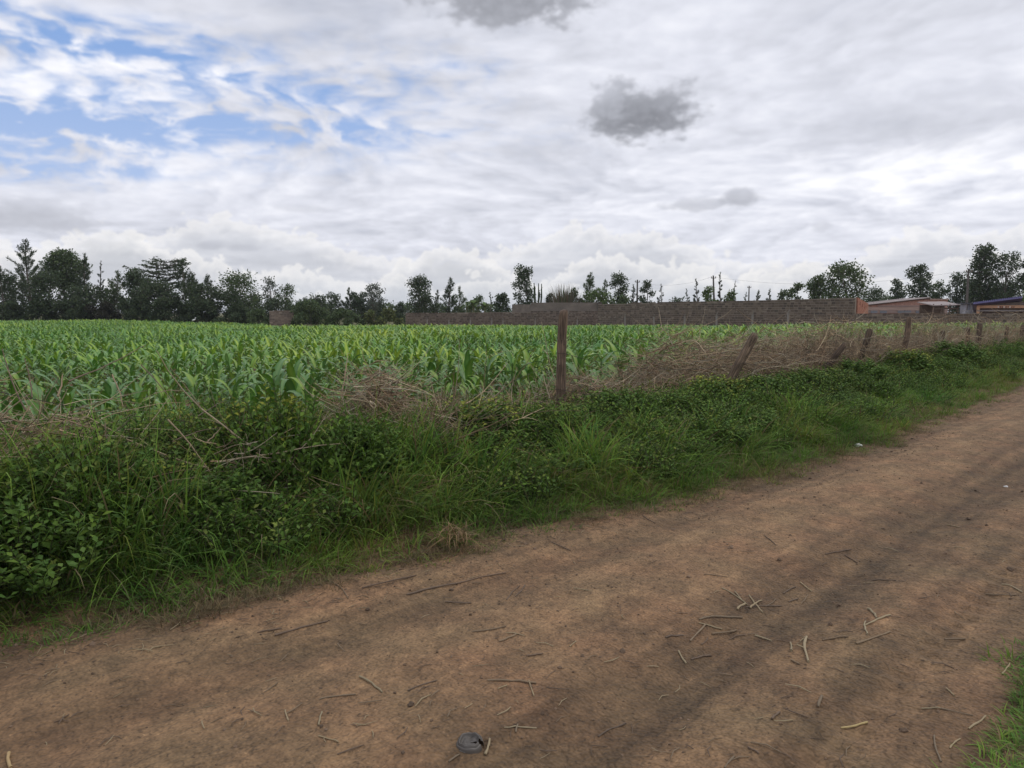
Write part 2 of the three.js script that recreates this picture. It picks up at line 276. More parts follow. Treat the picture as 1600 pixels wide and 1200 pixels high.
blockWall('low_block_wall', 'low dark block wall below the brick buildings at right', wB.clone().add(V3(.05, 0, .05)), wC, 1.52, 1.56, wB.y, wC.y, 12, 0);
blockWall('low_block_wall', 'long low rubble block wall behind the centre of the field', wL, wM, 1.55, 1.74, wL.y, wM.y, 13, 150, 1.6, .19);
{ const a = gl(421, 96), b = gl(459, 97); blockWall('boundary_wall', 'short brown block wall beside the dark hedges, left of centre', a, b, 1.82, 1.86, a.y, b.y, 14, 60, 1, .21, tanMats); }
const concrete = c => new THREE.MeshStandardMaterial({ color: new THREE.Color().setRGB(...c), roughness: .93, map: concreteMap });
const concreteMap = dirtTexture(256, 1, (u, v) => { const k = .78 + .35 * fbm(u * 6, v * 6, 4, 6) + .12 * noise(u * 60, v * 60, 60); return [k, k, k]; });
{ // plastered wall that rises behind the rubble wall: two lengths of different height
  const g = thing('plastered_wall', 'grey brown plastered wall rising behind the low rubble wall', 'wall', V3(0, 0, 0)), m = concrete([.27, .225, .18]);
  for (const [x0, x1, ty] of [[800, 830, 475.6], [830, 934, 472.8]]) { const a = pix(x0, 480, 91.5), b = pix(x1, 480, 91.5), t = pix(x0, ty, 91.5); const w = part('wall_panel', new THREE.BoxGeometry(b.x - a.x - .01, t.y + 1, .2), m, g); w.position.set((a.x + b.x) / 2, (t.y - 1) / 2, a.z); }
  const a = pix(934.5, 480, 91.3), t = pix(934, 472, 91.3); const p = part('pillar', new THREE.BoxGeometry(.5, t.y + 1, .5), concrete([.14, .115, .095]), g); p.position.set(a.x + .2, (t.y - 1) / 2, a.z);  // dark end of the tall wall; its tone stands in for shadow in the gap
}
// slim concrete posts standing in front of the walls
{
  const geo = new MB(); const r = rng(3); geo.box(-.07, -.3, -.07, .07, 1.5, .07, [1, 1, 1]); geo.tube([V3(0, 1.42, 0), V3(0, 1.6, .12), V3(0, 1.72, .28)], [.05, .045, .04], 5, [1, 1, 1]);
  const G = geo.geo(), M = concrete([.36, .33, .29]);
  const ORD = ['first', 'second', 'third', 'fourth', 'fifth', 'sixth', 'seventh'];
  const put = (px, D, h, label) => { const p = gl(px, D), o = single('concrete_post', G, M, label, 'post', 'concrete posts along the far walls'); o.position.copy(p); o.scale.set(1, h, 1); o.rotation.z = (r() - .5) * .06; };
  [667, 701, 735, 768, 786, 836, 902].forEach((x, i) => put(x, 89, .78 + .1 * r(), `${ORD[i]} slim concrete post from the left before the low rubble wall`));
  [977, 1022, 1070, 1120, 1175, 1231].forEach((x, i) => put(x, 1 / interp([[935, 1 / 83.5], [1336, 1 / 58.8]], x), 1.0 + .12 * r(), `${ORD[i]} slim concrete post from the left before the tall wall`));
}
// ------------------------------------------------------------------ buildings at the right
{
  const brick = new THREE.MeshStandardMaterial({ color: new THREE.Color().setRGB(.46, .20, .125), roughness: .9, map: concreteMap });
  const brickPale = new THREE.MeshStandardMaterial({ color: new THREE.Color().setRGB(.56, .32, .245), roughness: .9, map: concreteMap });
  const band = concrete([.58, .42, .34]), greyM = concrete([.45, .33, .28]), darkM = concrete([.20, .15, .115]), roofM = new THREE.MeshStandardMaterial({ color: new THREE.Color().setRGB(.33, .27, .25), roughness: .6, metalness: .2 });
  const blueM = new THREE.MeshStandardMaterial({ color: new THREE.Color().setRGB(.20, .18, .36), roughness: .5, metalness: .1 }), orange = concrete([.68, .40, .24]), brown = concrete([.21, .15, .115]);
  const poly = (pts, depth, holes = []) => { const s = new THREE.Shape(pts.map(p => new THREE.Vector2(p[0], p[1]))); for (const [hx, hy, hw, hh] of holes) s.holes.push(new THREE.Path([[hx, hy], [hx, hy + hh], [hx + hw, hy + hh], [hx + hw, hy]].map(q => new THREE.Vector2(...q)))); return new THREE.ExtrudeGeometry(s, { depth, bevelEnabled: false }); };
  // brick end wall that steps down behind the tall block wall
  { const a = pix(1336.5, 465, 60.4), b = pix(1353, 474.5, 62), g = thing('brick_end_wall', 'bright orange brick end wall at the tall block wall', 'wall', V3(a.x, 0, a.z)); const L = Math.hypot(b.x - a.x, b.z - a.z); g.rotation.y = Math.atan2(-(b.z - a.z), b.x - a.x);
    part('wall', poly([[0, 0], [L, 0], [L, b.y], [0, a.y]], .2, [0, 1, 2].map(k => [L * (.2 + .22 * k), a.y - .62 - .12 * k, .11, .26])), brick, g);
    part('plinth', new THREE.BoxGeometry(L, .5, .26), brown, g).position.set(L / 2, pix(1340, 489, 60.4).y - .3, .1);
  }
  // long brick house with a single sloping roof
  { const D = 80, a = pix(1353, 490, D), b = pix(1452, 464.5, D), c = pix(1481, 466.5, D), l = pix(1353, 475.5, D), y0 = 0, L = b.x - a.x, L2 = c.x - a.x;
    const g = thing('brick_house', 'long low pinkish brick house with a sloping roof', 'house', V3(a.x, 0, a.z));
    part('wall', poly([[0, y0], [L2, y0], [L2, c.y - .15], [L, b.y - .15], [0, l.y - .15]], 5), brickPale, g).position.z = -5;
    const rf = new MB(), col = [1, 1, 1]; const n = 40; for (let k = 0; k < n; k++) { const x0 = -.25 + (L + .25) * k / n, x1 = -.25 + (L + .25) * (k + 1) / n, y = x => mix(l.y, b.y, x / L); const q = [[x0, y(x0) - .12], [x1, y(x1) - .12], [x1, y(x1)], [x0, y(x0)]]; const A = q.map(p => rf.v(p[0], p[1], .25, col)), B = q.map(p => rf.v(p[0], p[1] + (k % 2) * .01, -5.2, col)); rf.quad(A[0], A[1], A[2], A[3]); rf.quad(A[3], A[2], B[2], B[3]); rf.quad(A[1], A[0], B[0], B[1]); }
    part('roof', rf.geo(), new THREE.MeshStandardMaterial({ color: roofM.color, roughness: .7, side: THREE.DoubleSide }), g);
    part('parapet_cap', new THREE.BoxGeometry(L2 - L + .1, .1, 5.3), band, g).position.set((L + L2) / 2 + .05, c.y - .07, -2.5);
    for (const [y, h, m, z, x0, x1] of [[pix(1400, 482.3, D).y, .30, band, .05, 0, L2], [pix(1400, 478.3, D).y, .14, greyM, .035, 1.2, L * .98], [pix(1400, 487, D).y, .3, greyM, .05, 0, L2]]) part('ring_beam', new THREE.BoxGeometry(x1 - x0, h, .1), m, g).position.set((x0 + x1) / 2, y, z);
    for (const x of [.12, .27, .55, .66, .84]) { const w = part('window', new THREE.BoxGeometry(.7, .3, .06), concrete([.30, .31, .33]), g); w.position.set(L * x, pix(1400, 487.2, D).y, .115); part('window_frame', new THREE.BoxGeometry(.8, .05, .08), band, w).position.set(0, .17, .01); } }
  // lean-to with a sheet roof
  { const D = 74, a = pix(1456, 477, D), b = pix(1496, 474, D), g = thing('lean_to_shed', 'open lean-to with pale sheet roof beside the brick house', 'shed', V3(a.x, 0, a.z)); const L = b.x - a.x;
    const rf = part('roof', new THREE.BoxGeometry(L + .2, .09, 3), roofM, g); rf.position.set(L / 2, pix(1470, 474.3, D).y, -1); rf.rotation.z = .02; rf.rotation.x = .12;
    for (const t of [.02, .33, .66, .98]) part('pole', new THREE.CylinderGeometry(.06, .07, 2.4, 7), brown, g).position.set(L * t, 1.2, .2);
    part('back_wall', new THREE.BoxGeometry(L, 2.35, .12), darkM, g).position.set(L / 2, 1.18, -2.2);
    part('rail', new THREE.BoxGeometry(L, .16, .08), brown, g).position.set(L / 2, pix(1470, 482, D).y, .25); }
  // pale kiosk
  { const D = 72, a = pix(1507, 486, D), b = pix(1521, 486, D), g = thing('kiosk', 'small pale grey kiosk under a dark flat roof', 'kiosk', V3(a.x, 0, a.z)), L = b.x - a.x, top = pix(1510, 475.5, D).y;
    part('body', new THREE.BoxGeometry(L * .62, top, 1.2), concrete([.48, .48, .52]), g).position.set(L * .62, top / 2, -.6);
    part('counter', new THREE.BoxGeometry(L * 1.25, pix(1510, 484.5, D).y, .5), concrete([.55, .55, .58]), g).position.set(L * .35, pix(1510, 484.5, D).y / 2, .3);
    part('roof', new THREE.BoxGeometry(L * 1.45, .1, 2), concrete([.12, .12, .13]), g).position.set(L * .72, top + .1, -.4);
    for (const t of [.05, 1.35]) part('pole', new THREE.CylinderGeometry(.04, .04, top, 6), darkM, g).position.set(L * t, top / 2, .3); }
  // shop with bluish roof and a painted sign band
  { const D = 68, ph = .56, a = pix(1526, 490, D), L = 7.2, g = thing('shop_building', 'low shop with bluish roof and orange painted sign band', 'shop', V3(a.x, 0, a.z)), Y = y => pix(1560, y, D - 1.5).y, X = x => { const k = (x - 800) / F; return (k * D - a.x) / (Math.cos(ph) + k * Math.sin(ph)); }; g.rotation.y = -ph;
    part('wall', new THREE.BoxGeometry(L, Y(472.5), 4), brown, g).position.set(L / 2, Y(472.5) / 2, -2);
    const rf = new MB(), n = 46, yl = Y(471.5), yr = Y(463.2), xr = X(1592); for (let k = 0; k < n; k++) { const x0 = -.3 + (xr + .3) * k / n, x1 = -.3 + (xr + .3) * (k + 1) / n, y = x => mix(yl, yr, x / xr); for (const [z0, z1, dy] of [[.5, .5, 0]]) { const q = [[x0, y(x0) - .3], [x1, y(x1) - .3], [x1, y(x1) + (k % 2) * .03], [x0, y(x0) + (k % 2) * .03]]; const A = q.map(p => rf.v(p[0], p[1], .5 + (k % 2) * .03, [1, 1, 1])), B = q.map(p => rf.v(p[0], p[1] - .5, -4.2, [1, 1, 1])); rf.quad(A[0], A[1], A[2], A[3]); rf.quad(A[3], A[2], B[2], B[3]); rf.quad(A[1], A[0], B[0], B[1]); } }
    part('roof', rf.geo(), new THREE.MeshStandardMaterial({ color: blueM.color, roughness: .45, side: THREE.DoubleSide }), g);
    part('upper_wall', poly([[0, Y(477)], [L, Y(477)], [L, yr - .45], [xr, yr - .45], [0, yl - .3]], .2), concrete([.19, .155, .13]), g).position.z = -.05;
    const sign = part('sign_band', new THREE.BoxGeometry(L, Y(477) - Y(481.4), .1), orange, g); sign.position.set(L / 2, (Y(477) + Y(481.4)) / 2, .2);
    // weathered lettering, too small to read in the view
    const lm = concrete([.26, .12, .09]), lp = concrete([.72, .62, .54]), r = rng(41); const w0 = X(1556), w1 = X(1580);
    for (let k = 0; k < 9; k++) part('letter_stroke', new THREE.BoxGeometry(.06 + r() * .05, .13 + r() * .05, .012), k % 3 ? lm : lp, sign).position.set(mix(w0, w1, k / 8) - L / 2, -.02 + (r() - .5) * .04, .058);
    part('pillar', new THREE.BoxGeometry(.24, Y(477), .3), orange, g).position.set(.1, Y(477) / 2 - .001, .2);
    part('ledge', new THREE.BoxGeometry(L, .10, .4), concrete([.33, .30, .28]), g).position.set(L / 2, Y(485.6), .15);
    for (let k = 0; k < 5; k++) part('shutter', new THREE.BoxGeometry(1.2, 1.1, .06), k % 2 ? darkM : concrete([.14, .10, .085]), g).position.set(.9 + k * 1.5, Y(484) - .35, .025); }
}
// ------------------------------------------------------------------ utility poles and their wires
{
  const wood = new THREE.MeshStandardMaterial({ color: new THREE.Color().setRGB(.13, .115, .10), roughness: .9 }), P = [];
  for (const [px, ty, D, label] of [[995, 437, 112, 'weathered utility pole beside the round airy tree behind the wall'], [1115, 430.5, 105, 'tallest utility pole above the middle of the tall wall'], [1169, 446.5, 140, 'small distant utility pole right of the tallest one'], [1509, 420, 84, 'thin utility pole against the trees above the kiosk']]) {
    const p = gl(px, D), top = pix(px + (px === 1115 ? 3 : 0), ty, D), g = thing('utility_pole', label, 'pole', p), H = top.y - p.y;
    const mb = new MB(); mb.tube([V3(px === 1115 ? .25 : 0, 0, 0), V3(0, H * .5, 0), V3(px === 1115 ? -.2 : 0, H, 0)], [.17, .14, .10], 8, [1, 1, 1]); part('shaft', mb.geo(), wood, g);
    part('crossarm', new THREE.BoxGeometry(.7, .09, .09), wood, g).position.set(px === 1115 ? -.18 : 0, H - .35, .1);
    for (const x of [-.3, .3]) part('insulator', new THREE.CylinderGeometry(.05, .06, .18, 7), mortarMat, g).position.set(x - (px === 1115 ? .18 : 0), H - .21, .1);
    P.push(V3(p.x, top.y - .25, p.z));
  }
  const wm = new THREE.MeshStandardMaterial({ color: new THREE.Color().setRGB(.05, .05, .055), roughness: .6 });
  const wire = (a, b, sag, label) => { const mb = new MB(), pts = []; for (let k = 0; k <= 16; k++) { const t = k / 16; pts.push(a.clone().lerp(b, t).add(V3(0, -sag * 4 * t * (1 - t), 0))); } mb.tube(pts, pts.map(() => .008), 4, [1, 1, 1]); single('power_line', mb.geo(), wm, label, 'power line', 'power lines behind the walls'); };
  wire(P[0].clone().add(V3(-.45, 0, 0)), P[1].clone().add(V3(-.6, 0, 0)), .8, 'power line between the two poles right of the centre');
  wire(P[1].clone().add(V3(.3, 0, 0)), P[3].clone().add(V3(-.4, .05, 0)), 1.2, 'power line from the tallest pole to the kiosk pole');
  wire(P[3].clone().add(V3(.4, 0, 0)), pix(1700, 452, 78), .5, 'power line running off right from the kiosk pole');
}

// ------------------------------------------------------------------ trees
const crownMat = leafMat({ roughness: .85, transmission: .3 }), barkMat = std({ roughness: .95 });
function growTree(o) {
  let { x, top, w, D, type = 'round', seed, clear = .2, label, name = 'broadleaf_tree', group, dens = 1, col = [.05, .07, .035], bark = [.15, .125, .105], leaf = 1, lean = 0 } = o;
  if (type === 'conifer' || type === 'sparse') w *= 1.35;
  const base = gl(x, D), H = pix(x, top, D).y - base.y, W = w / F * D, r = rng(seed);
  const g = thing(name, label, type === 'bush' ? 'bush' : 'tree', base, group), wood = new MB(), crown = new MB();
  const tr = Math.max(.05, H * .014); const leanX = lean * H;
  const tp = t => V3(leanX * t * t + .02 * H * Math.sin(t * 5 + seed), H * t, .015 * H * Math.cos(t * 4 + seed));
  const trunkTop = type === 'conifer' || type === 'sparse' || type === 'cedar' ? .99 : .72;
  if (type !== 'bush' && type !== 'reeds' && type !== 'banana') { const pts = [], rad = []; for (let k = 0; k <= 8; k++) { const t = k / 8 * trunkTop; pts.push(tp(t)); rad.push(tr * (1.25 - 1.1 * k / 8) + .012); } pts[0].y = -.2; wood.tube(pts, rad, 7, bark); }
  const nLeaf = clamp(W * H * 95 * dens, 300, 7500);
  const flake = (c, dir, l, wd) => { const n = randDir(r); crown.flake(c, dir, n, l * (.7 + .6 * r()) * leaf, wd * (.7 + .6 * r()) * leaf, jit(col, r, .35)); };
  if (type === 'conifer' || type === 'sparse') {
    const sp = type === 'sparse', nb = sp ? 26 : Math.round(clamp(H * 9, 45, 130)), per = Math.max(5, Math.round(nLeaf * (sp ? .35 : 1) / nb));
    for (let b = 0; b < nb; b++) {
      const t = clear + (1 - clear) * Math.pow((b + r()) / nb, 1.05), f = Math.pow(1 - t, .78) * 1.1 * (1 - .35 * Math.max(0, .35 - (t - clear)) / .35);
      const len = (W / 2) * f * (.55 + .75 * r()) + .16 * W * r() * r() * (1 - t) + .03, az = r() * 6.283, el = .15 + .6 * r() + .5 * t;
      const a = tp(t * .99), dir = V3(Math.cos(az) * Math.cos(el), Math.sin(el), Math.sin(az) * Math.cos(el)), e = a.clone().addScaledVector(dir, len); e.y += len * .12;
      wood.tube([a, a.clone().lerp(e, .5).add(V3(0, -.04 * len, 0)), e], [tr * .34 * (1 - t) + .012, tr * .2 * (1 - t) + .008, .005], 3, bark, false);
      for (let k = 0, nk = per * clamp(len / (W * .24), .12, 2.2); k < nk; k++) { const q = a.clone().lerp(e, .12 + .9 * Math.sqrt(r())).add(randDir(r).multiplyScalar((sp ? .12 : .24) * Math.min(1, W * .25) * r())); const d = dir.clone().multiplyScalar(.8).add(randDir(r).multiplyScalar(.8)).add(V3(0, .35, 0)).normalize(); flake(q, d, .30 - .10 * t, .075); }
    }
    for (let k = 0; k < per * .5; k++) { const tt = .84 + .15 * r(), q = tp(tt).add(randDir(r).multiplyScalar(.5 * (1 - tt))); flake(q, randDir(r).add(V3(0, 1.8, 0)).normalize(), .26, .045); }
  } else if (type === 'cedar') {
    const nP = 13; for (let p = 0; p < nP; p++) {
      const t = mix(clear, 1, Math.pow(p / (nP - 1), .85)), az = r() * 6.283, R = W / 2 * (p > nP - 4 ? .55 + .3 * r() : .6 + .4 * r()), out = W * .24 * r(); const c = tp(t).add(V3(Math.cos(az) * out, 0, Math.sin(az) * out));
      wood.tube([tp(t * .93), c], [tr * .5, .03], 4, bark, false);
      for (let k = 0; k < 14; k++) { const a2 = r() * 6.283; wood.tube([c, c.clone().add(V3(Math.cos(a2) * R * .9, .1 * R, Math.sin(a2) * R * .9))], [.05, .015], 3, bark, false); }
      const n = nLeaf / nP; for (let k = 0; k < n; k++) { const rr = R * Math.sqrt(r()), a2 = r() * 6.283, lump = noise(Math.cos(a2) * 2.4 + p * 7, Math.sin(a2) * 2.4); if (rr > R * (.78 + .6 * lump)) continue; const q = c.clone().add(V3(Math.cos(a2) * rr, (r() - .4) * .35 + .18 * R * Math.pow(rr / R, 2), Math.sin(a2) * rr)); flake(q, V3(Math.cos(a2) + .8 * (r() - .5), .35 * (r() - .3), Math.sin(a2) + .8 * (r() - .5)).normalize(), .36, .13); }
    }
  } else if (type === 'reeds') {
    for (let k = 0; k < 900; k++) { const a = r() * 6.283, R = W / 2 * Math.sqrt(r()), h = H * (.62 + .38 * r()) * (1 - .28 * Math.pow(R / (W / 2), 2)), b = V3(Math.cos(a) * R * .8, 0, Math.sin(a) * R * .8); crown.blade(b.x, b.y, b.z, a + (r() - .5), h * 1.05, .09 + .07 * r(), 1.5 - .16 * R / W, .5 * r(), 5, jit(r() < .7 ? [.20, .165, .115] : col, r, .25)); }
  } else if (type === 'banana') {
    for (let s = 0; s < 6; s++) { const bx = (r() - .5) * W * .8, bz = (r() - .5) * 1.2, h = H * (.45 + .3 * r()); wood.tube([V3(bx, 0, bz), V3(bx + .1, h, bz)], [.16, .09], 6, [.16, .17, .08]); for (let k = 0; k < 8; k++) crown.blade(bx + .1, h, bz, r() * 6.283, H * (.42 + .2 * r()), .42, 1.15 - .5 * r(), 1.5 + .6 * r(), 7, jit(col, r, .2)); }
  } else if (type === 'candelabra') {
    for (let k = 0; k < 6; k++) { const a = r() * 6.283, y0 = H * (.2 + .35 * r()), R = W * (.18 + .3 * r()), x1 = Math.cos(a) * R, z1 = Math.sin(a) * R * .5, h = H * (.75 + .25 * r()); crown.tube([tp(y0 / H), V3(x1 * .8, y0 + .15 * H, z1), V3(x1, (y0 + h) / 2, z1), V3(x1 * 1.02, h, z1)], [.09, .12, .13, .06], 6, jit(col, r, .15)); for (let q = 0; q < 8; q++) flake(V3(x1, h * (.8 + .2 * r()), z1), randDir(r), .25, .12); }
  } else {
    const nl = Math.round(clamp(W * H * .55, 9, type === 'bush' ? 34 : 26)), lobes = [], c0 = clear;
    for (let b = 0; b < nl; b++) {
      const t = (b + .5) / nl, y = mix(c0, 1, type === 'bush' ? Math.pow(t, .9) : t), v = (y - c0) / (1 - c0);
      const env = type === 'column' ? .55 + .45 * Math.sin(Math.PI * clamp(v * .9 + .08)) : type === 'bush' ? Math.sqrt(1 - v * v * .85) : Math.pow(Math.sin(Math.PI * clamp(v * .80 + .14)), .7);
      const az = b * 2.4 + r() * 1.3, R = W / 2 * env * (.30 + .55 * r()), rad = Math.min(W * (.15 + .10 * r()), H * .22) * (type === 'column' ? 1.25 : 1);
      lobes.push([tp(0).add(V3(leanX * y * y + Math.cos(az) * R, Math.min(H * y, H - rad * .62), Math.sin(az) * R)), rad]);
    }
    const vol = lobes.reduce((s, l) => s + l[1] * l[1], 0);
    for (const [c, rad] of lobes) {
      const a = type === 'bush' ? V3(c.x * .2, 0, c.z * .2) : tp(clamp(c.y / H * .6, .08, .7)); const m = a.clone().lerp(c, .55).add(V3(0, -.1 * rad, 0));
      wood.tube([a, m, c], [tr * .45 + .01, tr * .3, .015], 4, bark, false);
      for (let k = 0; k < 5; k++) wood.tube([m.clone().lerp(c, .6), c.clone().add(randDir(r).multiplyScalar(rad * .85))], [.03, .008], 3, bark, false);
      const n = nLeaf * rad * rad / vol; const hx = r() * 9;
      for (let k = 0; k < n; k++) { const d = randDir(r), lump = noise(d.x * 2.2 + hx, d.y * 2.2 + d.z * 1.7); const q = c.clone().add(d.clone().multiplyScalar(rad * Math.pow(r(), .42) * (1 + .55 * lump)).multiply(V3(1.08, .88, 1.08))); if (q.y < .03) q.y = .03 + .1 * r(); flake(q, randDir(r).add(d.multiplyScalar(.5)).add(V3(0, -.15, 0)).normalize(), .30, .17); }
    }
  }
  if (wood.i.length) part('trunk', wood.geo(), barkMat, g);
  part(type === 'bush' ? 'foliage' : 'crown', crown.geo(), crownMat, g);
  return g;
}
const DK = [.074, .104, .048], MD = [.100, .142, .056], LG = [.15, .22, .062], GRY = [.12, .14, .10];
const CT = 'casuarina_tree', BT = 'broadleaf_tree', SH = 'shrub';
